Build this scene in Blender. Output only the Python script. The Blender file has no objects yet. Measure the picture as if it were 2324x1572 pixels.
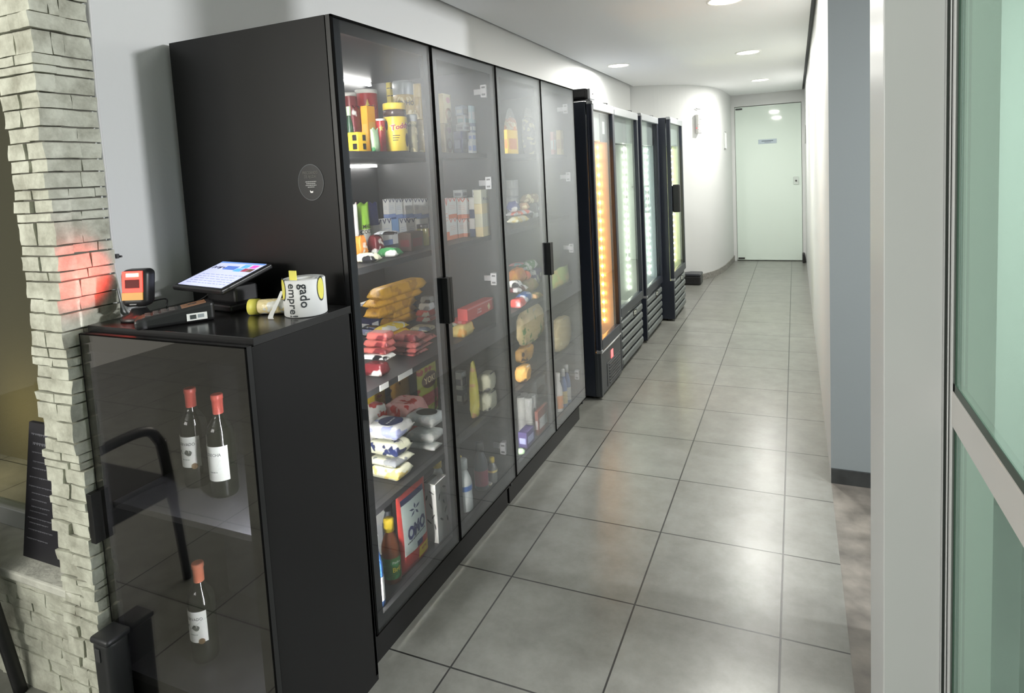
import bpy, bmesh, math, random
from mathutils import Vector, Matrix, noise

# ------------------------------------------------------------------ camera, world, light, exposure
S = bpy.context.scene
C = S.collection
PI = math.pi
cam_d = bpy.data.cameras.new('camera'); cam = bpy.data.objects.new('camera', cam_d); C.objects.link(cam)
cam.location = (0.0, 0.0, 1.6)
cam.rotation_euler = (1.4818, 0.0509, 0.4104)
cam_d.sensor_width = 36.0; cam_d.sensor_fit = 'HORIZONTAL'
cam_d.lens = 1438.03 / 2324 * 36.0
cam_d.shift_x = (1162 - 1175.24) / 2324
cam_d.shift_y = (520.19 - 786) / 2324
cam_d.clip_start = 0.05
S.camera = cam
S.view_settings.view_transform = 'Standard'
S.view_settings.look = 'None'
S.view_settings.gamma = 1.0
S.view_settings.use_curve_mapping = False
S.view_settings.exposure = 0.50
w = bpy.data.worlds.new('world'); S.world = w; w.use_nodes = True
w.node_tree.nodes['Background'].inputs[0].default_value = (0.95, 0.93, 0.86, 1)
w.node_tree.nodes['Background'].inputs[1].default_value = 0.38
S.cycles.max_bounces = 8; S.cycles.transparent_max_bounces = 16
S.cycles.diffuse_bounces = 4; S.cycles.glossy_bounces = 5
S.cycles.caustics_reflective = False; S.cycles.caustics_refractive = False
S.cycles.sample_clamp_indirect = 3.0
S.cycles.use_denoising = True

def area_light(name, loc, rot, size, energy, color, shape='DISK', sy=None, spread=PI):
    d = bpy.data.lights.new(name, 'AREA'); d.shape = shape; d.size = size
    if sy: d.size_y = sy
    d.energy = energy; d.color = color; d.spread = spread
    o = bpy.data.objects.new(name, d); C.objects.link(o); o.location = loc; o.rotation_euler = rot
    return o
LAMP_E = 25.0
# daylight-white sources out of the frame: the side-room lamp and added fill lights
area_light('back_room_fill', (-2.7, -2.3, 1.9), (math.radians(118), 0, 0), 2.0, 84, (1.0, 0.98, 0.90), 'RECTANGLE', 0.9)  # added fill panel for the lit room behind, tilted up to brighten the ceiling
area_light('side_room_light', (4.5, 2.5, 2.50), (0, math.radians(84), math.radians(8)), 0.28, 205, (0.97, 0.98, 1.0))
area_light('side_room_fill', (1.7, 1.9, 2.52), (0, 0, 0), 0.35, 42, (0.97, 1.0, 0.98))  # added fill to brighten the green pane and the floor by the opening

# ------------------------------------------------------------------ materials
def hx(s):
    s = s.lstrip('#'); r = [int(s[i:i+2], 16) / 255 for i in (0, 2, 4)]
    return tuple((c / 12.92 if c <= .04045 else ((c + .055) / 1.055) ** 2.4) for c in r) + (1,)
COL = dict(red='b5262b', red2='8e3f40', red3='c4433c', white='e4e4de', white2='c9ccce', white3='d4d5cf', yellow='e8d04a', yellow2='f2c62f', yellow3='f0d13a',
 yellow4='dfc878', ink='1c1c20', gold='b9a05a', gold2='a88c40', gold3='a39d7a', glassy='9fa6a8', dgreen='2b4a35', paleg='b9d6ae', green='3f8a52',
 green2='5f9a5a', green3='5b8a4c', maroon='6a2429', amber='e8a52c', amber2='d9b25a', brown='42281f', brown2='4a3a34', navy='1e2350', navy2='33397c', navy3='26305c',
 cream='ead9a6', cream2='e0dfc4', cream3='d8d7be', tan='c79a68', tan2='a58a5c', tan3='c9963a', lav='a9b0d6', blue2='8aa0cf', blue3='8fb0da', blue4='3a68a8',
 bluegrey='7b8ba0', teal='8fbcc0', teal2='a9c6cc', grey='8d9092', greyb='9a9c98', orange='df8a3a', orange2='e08a3c', pink='d78e8c', pinkw='e0a79e', lime='9fd348',
 limeb='b9cf78', olive='8a8244', olive2='8f9440', silver='b9bcc0', slate='4c5054', coral='e0613e', coral2='e28a66', biscuit='e9b13a', wafer='b5605a',
 golden='b58a34', red4='a03030', yellowg='c2b94c', pale='c9c8ae', bread='d6a24e', breadp='d8c490', brownb='5c4a34', amberb='6a3a20', labelg='3f7038', omo='c8d6d0',
 frost='cfd6d2', frostd='a8aca4', dpink='9a4656', paper='c9cbc8', paper2='b0b2b0', rust='8e4a3a', purple='4a3c78', clear='d8d8d0')
_M = {}
def new_mat(name):
    m = bpy.data.materials.new(name); m.use_nodes = True
    nt = m.node_tree; b = nt.nodes['Principled BSDF']
    return m, nt, b
def mat(name, col, rough=.5, metal=0, spec=.5, bump=0, bscale=60, var=0, vscale=8, coat=0):
    if name in _M: return _M[name]
    m, nt, b = new_mat(name)
    c = hx(col) if isinstance(col, str) else (*col, 1)
    b.inputs['Base Color'].default_value = c
    b.inputs['Roughness'].default_value = rough; b.inputs['Metallic'].default_value = metal
    b.inputs['Specular IOR Level'].default_value = spec; b.inputs['Coat Weight'].default_value = coat
    if bump or var:
        tc = nt.nodes.new('ShaderNodeTexCoord')
    if bump:
        n = nt.nodes.new('ShaderNodeTexNoise'); n.inputs['Scale'].default_value = bscale; n.inputs['Detail'].default_value = 4
        nt.links.new(tc.outputs['Object'], n.inputs['Vector'])
        bp = nt.nodes.new('ShaderNodeBump'); bp.inputs['Strength'].default_value = bump; bp.inputs['Distance'].default_value = .01
        nt.links.new(n.outputs['Fac'], bp.inputs['Height']); nt.links.new(bp.outputs['Normal'], b.inputs['Normal'])
    if var:
        n2 = nt.nodes.new('ShaderNodeTexNoise'); n2.inputs['Scale'].default_value = vscale; n2.inputs['Detail'].default_value = 5
        nt.links.new(tc.outputs['Object'], n2.inputs['Vector'])
        r = nt.nodes.new('ShaderNodeValToRGB')
        r.color_ramp.elements[0].position = .3; r.color_ramp.elements[1].position = .7
        r.color_ramp.elements[0].color = tuple(x * (1 - var) for x in c[:3]) + (1,)
        r.color_ramp.elements[1].color = tuple(min(1, x * (1 + var)) for x in c[:3]) + (1,)
        nt.links.new(n2.outputs['Fac'], r.inputs['Fac']); nt.links.new(r.outputs['Color'], b.inputs['Base Color'])
    _M[name] = m
    return m
def plain(k, rough=.45):
    return mat('packaging_' + k + ('' if rough == .45 else '_%d' % int(rough * 100)), COL[k], rough)
def printed(k1, k2, scale=18, thr=.56, rough=.28, bump=.35):
    """printed packaging film: patches of a second ink on a ground, slightly crumpled"""
    key = 'film_%s_%s_%d' % (k1, k2, scale)
    if key in _M: return _M[key]
    m, nt, b = new_mat(key)
    tc = nt.nodes.new('ShaderNodeTexCoord')
    n = nt.nodes.new('ShaderNodeTexNoise'); n.inputs['Scale'].default_value = scale; n.inputs['Detail'].default_value = 2
    nt.links.new(tc.outputs['Object'], n.inputs['Vector'])
    r = nt.nodes.new('ShaderNodeValToRGB'); r.color_ramp.elements[0].position = thr - .02; r.color_ramp.elements[1].position = thr + .02
    r.color_ramp.elements[0].color = hx(COL[k1]); r.color_ramp.elements[1].color = hx(COL[k2])
    nt.links.new(n.outputs['Fac'], r.inputs['Fac']); nt.links.new(r.outputs['Color'], b.inputs['Base Color'])
    n3 = nt.nodes.new('ShaderNodeTexNoise'); n3.inputs['Scale'].default_value = 55; n3.inputs['Detail'].default_value = 3
    nt.links.new(tc.outputs['Object'], n3.inputs['Vector'])
    bp = nt.nodes.new('ShaderNodeBump'); bp.inputs['Strength'].default_value = bump; bp.inputs['Distance'].default_value = .012
    nt.links.new(n3.outputs['Fac'], bp.inputs['Height']); nt.links.new(bp.outputs['Normal'], b.inputs['Normal'])
    b.inputs['Roughness'].default_value = rough
    _M[key] = m
    return m
def emit(name, col, strength):
    if name in _M: return _M[name]
    m, nt, b = new_mat(name)
    b.inputs['Base Color'].default_value = (*col, 1); b.inputs['Emission Color'].default_value = (*col, 1)
    b.inputs['Emission Strength'].default_value = strength
    _M[name] = m
    return m
def pane(name, tint, r0, r1, power=2.2, rough=.015, gloss=(1, 1, 1)):
    """flat glass pane: tinted see-through mixed with a mirror-like reflection that grows towards grazing view"""
    if name in _M: return _M[name]
    m = bpy.data.materials.new(name); m.use_nodes = True; nt = m.node_tree
    nt.nodes.remove(nt.nodes['Principled BSDF'])
    out = nt.nodes['Material Output']
    t = nt.nodes.new('ShaderNodeBsdfTransparent'); t.inputs[0].default_value = (*tint, 1)
    g = nt.nodes.new('ShaderNodeBsdfGlossy'); g.inputs['Roughness'].default_value = rough; g.inputs[0].default_value = (*gloss, 1)
    lw = nt.nodes.new('ShaderNodeLayerWeight'); lw.inputs['Blend'].default_value = .5
    p = nt.nodes.new('ShaderNodeMath'); p.operation = 'POWER'; p.inputs[1].default_value = power
    nt.links.new(lw.outputs['Facing'], p.inputs[0])
    ma = nt.nodes.new('ShaderNodeMath'); ma.operation = 'MULTIPLY_ADD'; ma.inputs[1].default_value = r1; ma.inputs[2].default_value = r0; ma.use_clamp = True
    nt.links.new(p.outputs[0], ma.inputs[0])
    mx = nt.nodes.new('ShaderNodeMixShader'); nt.links.new(ma.outputs[0], mx.inputs[0])
    nt.links.new(t.outputs[0], mx.inputs[1]); nt.links.new(g.outputs[0], mx.inputs[2]); nt.links.new(mx.outputs[0], out.inputs[0])
    _M[name] = m
    return m
def see_thru_plastic(name, col, alpha, rough=.12):
    if name in _M: return _M[name]
    m, nt, b = new_mat(name)
    b.inputs['Base Color'].default_value = hx(col); b.inputs['Alpha'].default_value = alpha; b.inputs['Roughness'].default_value = rough
    _M[name] = m
    return m

# ------------------------------------------------------------------ mesh helpers
def box(bm, x0, x1, y0, y1, z0, z1, mi=0, bev=0, seg=2):
    r = bmesh.ops.create_cube(bm, size=1)
    vs = r['verts']
    for v in vs:
        v.co = Vector((x0 + (v.co.x + .5) * (x1 - x0), y0 + (v.co.y + .5) * (y1 - y0), z0 + (v.co.z + .5) * (z1 - z0)))
    fs = set(f for v in vs for f in v.link_faces)
    for f in fs: f.material_index = mi
    if bev:
        es = list(set(e for v in vs for e in v.link_edges))
        bv = bmesh.ops.bevel(bm, geom=es, offset=bev, segments=seg, affect='EDGES', profile=.5)
        for f in bv['faces']: f.material_index = mi
def lathe(bm, prof, seg=24, c=(0, 0, 0), mis=None, sx=1, sy=1):
    """prof: list of (r, z); mis: material index per band"""
    rings = []
    for r, z in prof:
        if r < 1e-5: rings.append([bm.verts.new((c[0], c[1], c[2] + z))])
        else: rings.append([bm.verts.new((c[0] + r * sx * math.cos(2 * PI * k / seg), c[1] + r * sy * math.sin(2 * PI * k / seg), c[2] + z)) for k in range(seg)])
    for i in range(len(rings) - 1):
        a, b = rings[i], rings[i + 1]
        for k in range(seg):
            k2 = (k + 1) % seg
            if len(a) == 1 and len(b) == 1: continue
            if len(a) == 1: f = bm.faces.new((a[0], b[k2], b[k]))
            elif len(b) == 1: f = bm.faces.new((a[k], a[k2], b[0]))
            else: f = bm.faces.new((a[k], a[k2], b[k2], b[k]))
            f.material_index = mis[i] if mis else 0; f.smooth = True
def tube(bm, pts, r, seg=8, mi=0, cap=True):
    pts = [Vector(p) for p in pts]; rings = []
    up = Vector((0, 0, 1))
    for i, p in enumerate(pts):
        d = (pts[min(i + 1, len(pts) - 1)] - pts[max(i - 1, 0)]).normalized()
        u = up if abs(d.dot(up)) < .95 else Vector((1, 0, 0))
        a = d.cross(u).normalized(); b = d.cross(a).normalized()
        rr = r[i] if isinstance(r, (list, tuple)) else r
        rings.append([bm.verts.new(p + a * rr * math.cos(2 * PI * k / seg) + b * rr * math.sin(2 * PI * k / seg)) for k in range(seg)])
    for i in range(len(rings) - 1):
        for k in range(seg):
            f = bm.faces.new((rings[i][k], rings[i][(k + 1) % seg], rings[i + 1][(k + 1) % seg], rings[i + 1][k])); f.material_index = mi; f.smooth = True
    if cap:
        for rg in (rings[0], rings[-1]):
            f = bm.faces.new(rg); f.material_index = mi
def spline(pts, n=6):
    pts = [Vector(p) for p in pts]; out = []
    for i in range(len(pts) - 1):
        p0, p1, p2, p3 = pts[max(i - 1, 0)], pts[i], pts[i + 1], pts[min(i + 2, len(pts) - 1)]
        for k in range(n):
            t = k / n
            out.append(.5 * ((2 * p1) + (p2 - p0) * t + (2 * p0 - 5 * p1 + 4 * p2 - p3) * t * t + (3 * p1 - p0 - 3 * p2 + p3) * t ** 3))
    return out + [pts[-1]]
def prism(bm, poly, fn, t0, t1, mi=0):
    """extrude the 2-D polygon poly between depths t0 and t1; fn maps (a, b, t) to a point"""
    a = [bm.verts.new(fn(x, y, t0)) for x, y in poly]; b = [bm.verts.new(fn(x, y, t1)) for x, y in poly]
    n = len(poly)
    for fv in (a, list(reversed(b))):
        f = bm.faces.new(fv); f.material_index = mi
    for k in range(n):
        f = bm.faces.new((a[k], b[k], b[(k + 1) % n], a[(k + 1) % n])); f.material_index = mi
def ell(a, b, n=20, c=(0, 0)):
    return [(c[0] + a * math.cos(2 * PI * k / n), c[1] + b * math.sin(2 * PI * k / n)) for k in range(n)]
def rect(x0, x1, y0, y1): return [(x0, y0), (x1, y0), (x1, y1), (x0, y1)]
def plate(bm, poly, x, mi, t=.0008, face='x'):
    """a print on the +X face (poly in y, z) or on the -Y face (poly in x, z)"""
    if face == 'x': prism(bm, poly, lambda a, b, q: (x + q, a, b), 0, t, mi)
    else: prism(bm, poly, lambda a, b, q: (a, x - q, b), 0, t, mi)
def obj(name, bm, mats, parent=None, loc=None, smooth=False):
    bmesh.ops.recalc_face_normals(bm, faces=bm.faces)
    me = bpy.data.meshes.new(name); bm.to_mesh(me); bm.free()
    for m in (mats if isinstance(mats, (list, tuple)) else [mats]): me.materials.append(m)
    if smooth:
        for p in me.polygons: p.use_smooth = True
    o = bpy.data.objects.new(name, me); C.objects.link(o)
    if parent is not None: o.parent = parent
    if loc is not None: o.location = loc
    return o
def tag(o, label, cat, group=None):
    o['label'] = label; o['category'] = cat
    if group: o['group'] = group
    return o
def thing(name, label, cat, loc=(0, 0, 0), rz=0, group=None):
    o = bpy.data.objects.new(name, None); C.objects.link(o); o.location = loc; o.rotation_euler = (0, 0, rz); o.empty_display_size = .05
    return tag(o, label, cat, group)
def struct(name, bm, m, parent=None):
    o = obj(name, bm, m, parent)
    if parent is None: o['kind'] = 'structure'
    return o
def lettering(txt, size, m, parent, fn, name='lettering', ext=.0004, squeeze=1.0, spacing=.95, bold=.012):
    """flat raised print; fn maps text-plane (x, y, t) to the parent's space"""
    cu = bpy.data.curves.new('font', 'FONT'); cu.body = txt; cu.size = size; cu.align_x = 'CENTER'; cu.align_y = 'CENTER'; cu.space_line = spacing
    cu.resolution_u = 2; cu.offset = size * bold
    to = bpy.data.objects.new('font', cu); C.objects.link(to)
    dg = bpy.context.evaluated_depsgraph_get()
    me = bpy.data.meshes.new_from_object(to.evaluated_get(dg))
    bpy.data.objects.remove(to); bpy.data.curves.remove(cu)
    bm = bmesh.new(); bm.from_mesh(me); bpy.data.meshes.remove(me)
    bmesh.ops.subdivide_edges(bm, edges=[e for e in bm.edges if e.calc_length() > size * .3], cuts=1)
    for v in bm.verts: v.co = Vector(fn(v.co.x * squeeze, v.co.y, ext))
    return obj(name, bm, m, parent)
def strokes(width, hgt, m, parent, fn, name='small_print', seed=1):
    """a line of illegible small print: a row of short bars"""
    r_ = random.Random(seed); bm = bmesh.new(); x = -width / 2
    while x < width / 2:
        l_ = min(r_.uniform(.5, 1.8) * hgt, width / 2 - x)
        if l_ > hgt * .2:
            h_ = hgt * r_.uniform(.6, 1)
            bm.faces.new([bm.verts.new(Vector(fn(p, q, .0004))) for p, q in ((x, -h_ / 2), (x + l_, -h_ / 2), (x + l_, h_ / 2), (x, h_ / 2))])
        x += l_ + hgt * .35
    return obj(name, bm, m, parent)
def bm_(): return bmesh.new()
rnd = random.Random(5)

# ------------------------------------------------------------------ the setting
WALL = mat('wall_paint_white', (.67, .68, .675), .55, bump=.05, bscale=90)
CEIL = mat('ceiling_paint', (.90, .91, .92), .7)
GAP = mat('gap_shade', (.30, .31, .32), .8)  # recess above the ceiling edge coloured dark grey for its shade
GREYP = mat('column_paint_grey', (.245, .275, .285), .55, bump=.04)
BASEB = mat('baseboard_stone', (.035, .038, .038), .5, var=.3, vscale=20)
BASEL = mat('baseboard_granite', (.26, .25, .23), .5, var=.3, vscale=30)

def floor_material():
    m, nt, b = new_mat('porcelain_tile')
    tc = nt.nodes.new('ShaderNodeTexCoord'); mp = nt.nodes.new('ShaderNodeMapping')
    mp.inputs['Location'].default_value = (.5568 + .495 * 20, -2.1534 + .495 * 20, 0)
    nt.links.new(tc.outputs['Object'], mp.inputs['Vector'])
    br = nt.nodes.new('ShaderNodeTexBrick'); br.offset = 0; br.squash = 1
    br.inputs['Scale'].default_value = 1; br.inputs['Brick Width'].default_value = .495; br.inputs['Row Height'].default_value = .495
    br.inputs['Mortar Size'].default_value = .0033; br.inputs['Mortar Smooth'].default_value = .1
    br.inputs['Color1'].default_value = (.205, .208, .194, 1); br.inputs['Color2'].default_value = (.226, .228, .212, 1); br.inputs['Mortar'].default_value = (.022, .022, .021, 1)
    nt.links.new(mp.outputs[0], br.inputs['Vector'])
    n = nt.nodes.new('ShaderNodeTexNoise'); n.inputs['Scale'].default_value = 7; n.inputs['Detail'].default_value = 8; n.inputs['Roughness'].default_value = .7
    nt.links.new(tc.outputs['Object'], n.inputs['Vector'])
    r = nt.nodes.new('ShaderNodeValToRGB'); r.color_ramp.elements[0].position = .3; r.color_ramp.elements[1].position = .72
    r.color_ramp.elements[0].color = (.74, .73, .70, 1); r.color_ramp.elements[1].color = (1.12, 1.12, 1.1, 1)
    nt.links.new(n.outputs['Fac'], r.inputs['Fac'])
    mx = nt.nodes.new('ShaderNodeMixRGB'); mx.blend_type = 'MULTIPLY'; mx.inputs[0].default_value = 1
    nt.links.new(br.outputs['Color'], mx.inputs[1]); nt.links.new(r.outputs['Color'], mx.inputs[2]); nt.links.new(mx.outputs[0], b.inputs['Base Color'])
    b.inputs['Roughness'].default_value = .28
    bp = nt.nodes.new('ShaderNodeBump'); bp.inputs['Strength'].default_value = .4; bp.inputs['Distance'].default_value = .002; bp.invert = True
    nt.links.new(br.outputs['Fac'], bp.inputs['Height']); nt.links.new(bp.outputs['Normal'], b.inputs['Normal'])
    return m
b = bm_(); box(b, -6, .147, -3.2, 11, -.1, 0); box(b, .147, .33, -3.2, 3.36, -.1, -.001, 1); box(b, .33, 6, -3.2, 3.36, -.1, -.001, 2)
struct('floor', b, [floor_material(), mat('threshold_stone', (.16, .145, .125), .55, var=.45, vscale=9), mat('side_room_floor', (.035, .038, .038), .5, var=.2)])
b = bm_(); box(b, -1.915, .112, -3.2, 10.8, 2.64, 2.70); box(b, -6, .45, -3.2, 11, 2.702, 2.80, 1); box(b, -6, -1.99, -3.2, 3, 2.66, 2.70); box(b, .33, 6, -3.2, 3.5, 2.55, 2.69)
struct('ceiling', b, [CEIL, GAP])
b = bm_(); box(b, -2.05, -1.95, 1.255, 8.26, 0, 2.702); struct('wall_left', b, WALL)
b = bm_(); box(b, .147, .40, 3.35, 10.85, 0, 2.702); b.faces.ensure_lookup_table()
for f in b.faces:
    if f.normal.y < -.9: f.material_index = 1
struct('wall_right', b, [WALL, GREYP])
b = bm_(); box(b, .40, 6, 3.35, 3.45, 0, 2.6); struct('wall_side_room', b, WALL)
b = bm_(); box(b, .147, 6.0, 3.338, 3.352, 0, .072); struct('baseboard_right', b, BASEB)
# curved end wall and its baseboard
CURVE = spline([(-1.96, 8.27, 0), (-1.62, 8.42, 0), (-1.27, 8.78, 0), (-1.07, 9.17, 0), (-.985, 9.6, 0), (-.945, 10.1, 0), (-.92, 10.80, 0)], 8)
def ribbon(bm, pts, off, z0, z1, mi=0):
    out = []
    for i, p in enumerate(pts):
        d = (pts[min(i + 1, len(pts) - 1)] - pts[max(i - 1, 0)]).normalized(); n = Vector((d.y, -d.x, 0))
        out.append((p + n * off, p - n * .08))
    for i in range(len(out) - 1):
        (a, a2), (c, c2) = out[i], out[i + 1]
        q = [bm.verts.new((v.x, v.y, z)) for v in (a, c, c2, a2) for z in (z0, z1)]
        for idx in ((0, 2, 3, 1), (2, 4, 5, 3), (4, 6, 7, 5), (6, 0, 1, 7), (1, 3, 5, 7), (0, 6, 4, 2)):
            f = bm.faces.new([q[k] for k in idx]); f.material_index = mi
    bmesh.ops.remove_doubles(bm, verts=bm.verts, dist=1e-5)
b = bm_(); ribbon(b, CURVE, 0, 0, 2.702); struct('wall_end_curve', b, WALL)
b = bm_(); ribbon(b, CURVE, .012, 0, .085); struct('baseboard_left', b, BASEL)
b = bm_(); box(b, -.93, .147, 10.80, 10.9, 0, 2.702); box(b, -.93, .147, 10.745, 10.81, 2.46, 2.702); box(b, -.95, -.872, 10.745, 10.81, 0, 2.46); box(b, .102, .15, 10.745, 10.81, 0, 2.46); struct('wall_back', b, WALL)
# end door: pale green-white glossy leaf
t = bpy.data.objects.new('door_1', None); C.objects.link(t); t.location = (-.385, 10.77, 0); t['kind'] = 'structure'
b = bm_(); box(b, -.482, .482, -.02, .02, .012, 2.45, 0, .004); obj('door_leaf', b, mat('frosted_door', (.74, .84, .77), .05, spec=.5), t)
b = bm_(); box(b, -.14, .13, -.024, -.019, 1.855, 1.925, 0, .003); dp = obj('door_sign', b, mat('sign_plate', (.42, .50, .56), .3), t); dp['label'] = 'small blue-grey name plate'
b = bm_(); box(b, -.09, .08, -.0265, -.0235, 1.893, 1.904, 0, .001); box(b, -.05, .05, -.0265, -.0235, 1.875, 1.881); obj('lettering', b, mat('sign_ink', (.10, .13, .16), .5), dp)
b = bm_(); box(b, .36, .44, -.026, -.019, 1.20, 1.32, 0, .01); lathe(b, [(0, 0), (.012, 0), (.012, .02), (0, .02)], 12, (.40, -.028, 1.25), [1] * 3); obj('lock', b, [mat('lock_white', (.62, .68, .64), .3), mat('lock_dark', (.05, .05, .05), .4)], t)
for zz in (.04, 2.42):
    b = bm_(); box(b, -.47, -.37, -.03, -.018, zz - .012, zz + .012, 0, .003); obj('pivot_clamp', b, mat('dark_metal', (.03, .03, .03), .4), t)
# door stop
b = bm_(); box(b, .09, .125, 10.55, 10.74, .0, .14, 0, .01); tag(obj('door_stop', b, mat('black_rubber', (.015, .015, .015), .6)), 'small black door stop at the floor beside the pale end door', 'door stop')
# post with its lighter return, and the glass partition beside it
ALU = mat('aluminium_white', (.70, .715, .72), .38, spec=.5)
ALUW = mat('aluminium_warm', (.74, .72, .70), .30)
DARKG = mat('gasket', (.02, .025, .022), .5)
b = bm_(); box(b, .139, .227, 1.25, 1.463, 0, 2.66, 0, .002); struct('trim_1', b, ALU)
b = bm_(); box(b, .227, .2396, 1.246, 1.463, 0, 2.66)
box(b, .2282, .2311, 1.2425, 1.25, 0, 2.66, 1); box(b, .2322, .2341, 1.241, 1.25, 0, 2.66, 0); box(b, .2341, .2356, 1.2425, 1.25, 0, 2.66, 1)
struct('trim_2', b, [ALU, DARKG])
t = bpy.data.objects.new('window_2', None); C.objects.link(t); t['kind'] = 'structure'
b = bm_(); box(b, .2359, .2477, 1.231, 1.25, 0, 2.6, 0, .0015); box(b, .2367, .2484, -1.5, 1.25, 1.139, 1.1995, 1, .002); box(b, .2367, .2484, -1.5, 1.25, 0, .06, 1, .003)
obj('window_frame', b, [ALU, ALUW], t)
PG = pane('green_pane', (.82, .95, .88), .05, .38, 2.2, gloss=(.80, .95, .87))
b = bm_(); box(b, .2403, .2447, -1.5, 1.229, 1.2015, 2.6); obj('pane', b, PG, t)
b = bm_(); box(b, .2403, .2447, -1.5, 1.229, .064, 1.1365); obj('pane', b, PG, t)
b = bm_(); box(b, .2385, .2400, -1.5, 1.231, 1.1995, 1.214); obj('gasket', b, mat('gasket_green', (.05, .075, .06), .4), t)
b = bm_(); box(b, .2385, .2400, 1.220, 1.232, 1.1995, 2.6); obj('gasket', b, mat('gasket_green', (.05, .075, .06), .4), t)
b = bm_(); box(b, .2385, .2400, 1.220, 1.232, .06, 1.139); obj('gasket', b, mat('gasket_green', (.05, .075, .06), .4), t)
b = bm_(); box(b, .345, .475, 1.97, 2.3, 0, 2.6); struct('trim_3', b, WALL)

# stone-clad pillar
def stone_mat():
    m, nt, bs = new_mat('split_stone')
    tc = nt.nodes.new('ShaderNodeTexCoord'); n = nt.nodes.new('ShaderNodeTexNoise'); n.inputs['Scale'].default_value = 14; n.inputs['Detail'].default_value = 9; n.inputs['Roughness'].default_value = .65
    nt.links.new(tc.outputs['Object'], n.inputs['Vector'])
    r = nt.nodes.new('ShaderNodeValToRGB'); e = r.color_ramp.elements; e[0].position = .28; e[0].color = (.30, .295, .235, 1); e[1].position = .62; e[1].color = (.62, .63, .535, 1)
    nt.links.new(n.outputs['Fac'], r.inputs['Fac']); nt.links.new(r.outputs['Color'], bs.inputs['Base Color'])
    n2 = nt.nodes.new('ShaderNodeTexNoise'); n2.inputs['Scale'].default_value = 45; n2.inputs['Detail'].default_value = 8
    nt.links.new(tc.outputs['Object'], n2.inputs['Vector'])
    bp = nt.nodes.new('ShaderNodeBump'); bp.inputs['Strength'].default_value = .55; bp.inputs['Distance'].default_value = .008
    nt.links.new(n2.outputs['Fac'], bp.inputs['Height']); nt.links.new(bp.outputs['Normal'], bs.inputs['Normal'])
    bs.inputs['Roughness'].default_value = .85
    return m
STONE = stone_mat()
def rough_block(bm, x0, x1, y0, y1, z0, z1, jit=.004):
    n0 = len(bm.verts)
    r = bmesh.ops.create_cube(bm, size=1); vs = r['verts']
    for v in vs:
        v.co = Vector((x0 + (v.co.x + .5) * (x1 - x0), y0 + (v.co.y + .5) * (y1 - y0), z0 + (v.co.z + .5) * (z1 - z0)))
    es = list(set(e for v in vs for e in v.link_edges))
    L = [e for e in es if e.calc_length() > .03]
    bmesh.ops.subdivide_edges(bm, edges=L, cuts=3, use_grid_fill=True)
    allv = list(bm.verts)[n0:]
    off = Vector((rnd.uniform(0, 50), rnd.uniform(0, 50), 0))
    for v in allv:
        nn = noise.noise_vector(v.co * 22 + off)
        v.co += Vector((nn.x * jit * 1.3, nn.y * jit * 1.3, nn.z * jit * .5))
b = bm_()
z = -.01; k = 0
while z < 2.66:
    h = rnd.choice([.022, .028, .034, .04, .05, .062]) * rnd.uniform(.9, 1.1)
    px = rnd.uniform(-.006, .006); py = rnd.uniform(-.006, .006)
    if k % 2 == 0:
        c1 = rnd.uniform(.04, .11)
        rough_block(b, -1.98, -1.90 + px, 1.095 + py, 1.095 + c1, z, z + h - .0048)
        rough_block(b, -1.98, -1.906 + rnd.uniform(-.005, .003), 1.097 + c1, 1.262, z, z + h - .0048)
        s = rnd.uniform(-2.0, -1.985)
        rough_block(b, -2.06 + rnd.uniform(-.008, .008), -1.983, 1.095 + rnd.uniform(-.004, .006), 1.2, z, z + h - .0048)
    else:
        if rnd.random() < .5:
            rough_block(b, -2.06 + rnd.uniform(-.008, .008), -1.90 + px, 1.095 + py, 1.15, z, z + h - .0048)
        else:
            s = rnd.uniform(-2.01, -1.95)
            rough_block(b, -2.06 + rnd.uniform(-.008, .008), s - .002, 1.095 + rnd.uniform(-.005, .006), 1.18, z, z + h - .0048)
            rough_block(b, s, -1.90 + px, 1.095 + py, 1.15, z, z + h - .0048)
        s2 = rnd.uniform(1.18, 1.23)
        rough_block(b, -1.98, -1.906 + rnd.uniform(-.005, .003), 1.152, s2, z, z + h - .0048)
        rough_block(b, -1.98, -1.907 + rnd.uniform(-.004, .003), s2 + .002, 1.262, z, z + h - .0048)
    z += h; k += 1
box(b, -2.045, -1.915, 1.11, 1.25, 0, 2.66, 1)
o = struct('wall_stone_pillar', b, [STONE, mat('stone_joint', (.16, .155, .13), .9)]); o['label'] = 'pillar clad in stacked pale split stone strips'
# low stone wall with its ledge, window above it, dim yard behind
b = bm_()
z = 0
while z < .37:
    h = rnd.choice([.03, .04, .05]) ; x = -3.6
    while x < -2.03:
        l = rnd.uniform(.08, .26); rough_block(b, x, min(x + l - .002, -2.02), 1.115 + rnd.uniform(-.003, .003), 1.3, z, min(z + h - .0015, .375), .005); x += l
    z += h
box(b, -3.6, -2.02, 1.14, 1.3, 0, .37, 1)
struct('wall_low_stone', b, [STONE, mat('stone_joint', (.16, .155, .13), .9)])
b = bm_(); box(b, -3.6, -2.02, 1.10, 1.40, .372, .402, 0, .006); struct('trim_4', b, mat('ledge_cement', (.55, .55, .49), .8, bump=.4, bscale=50, var=.25, vscale=9))
t = bpy.data.objects.new('window_1', None); C.objects.link(t); t['kind'] = 'structure'
b = bm_(); box(b, -3.6, -2.06, 1.27, 1.31, .402, .47, 0, .003); obj('window_frame', b, ALU, t)
b = bm_(); box(b, -3.6, -2.06, 1.283, 1.289, .468, 2.66); obj('pane', b, pane('window_pane', (.80, .82, .78), .02, .10, 3.0), t)
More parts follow.
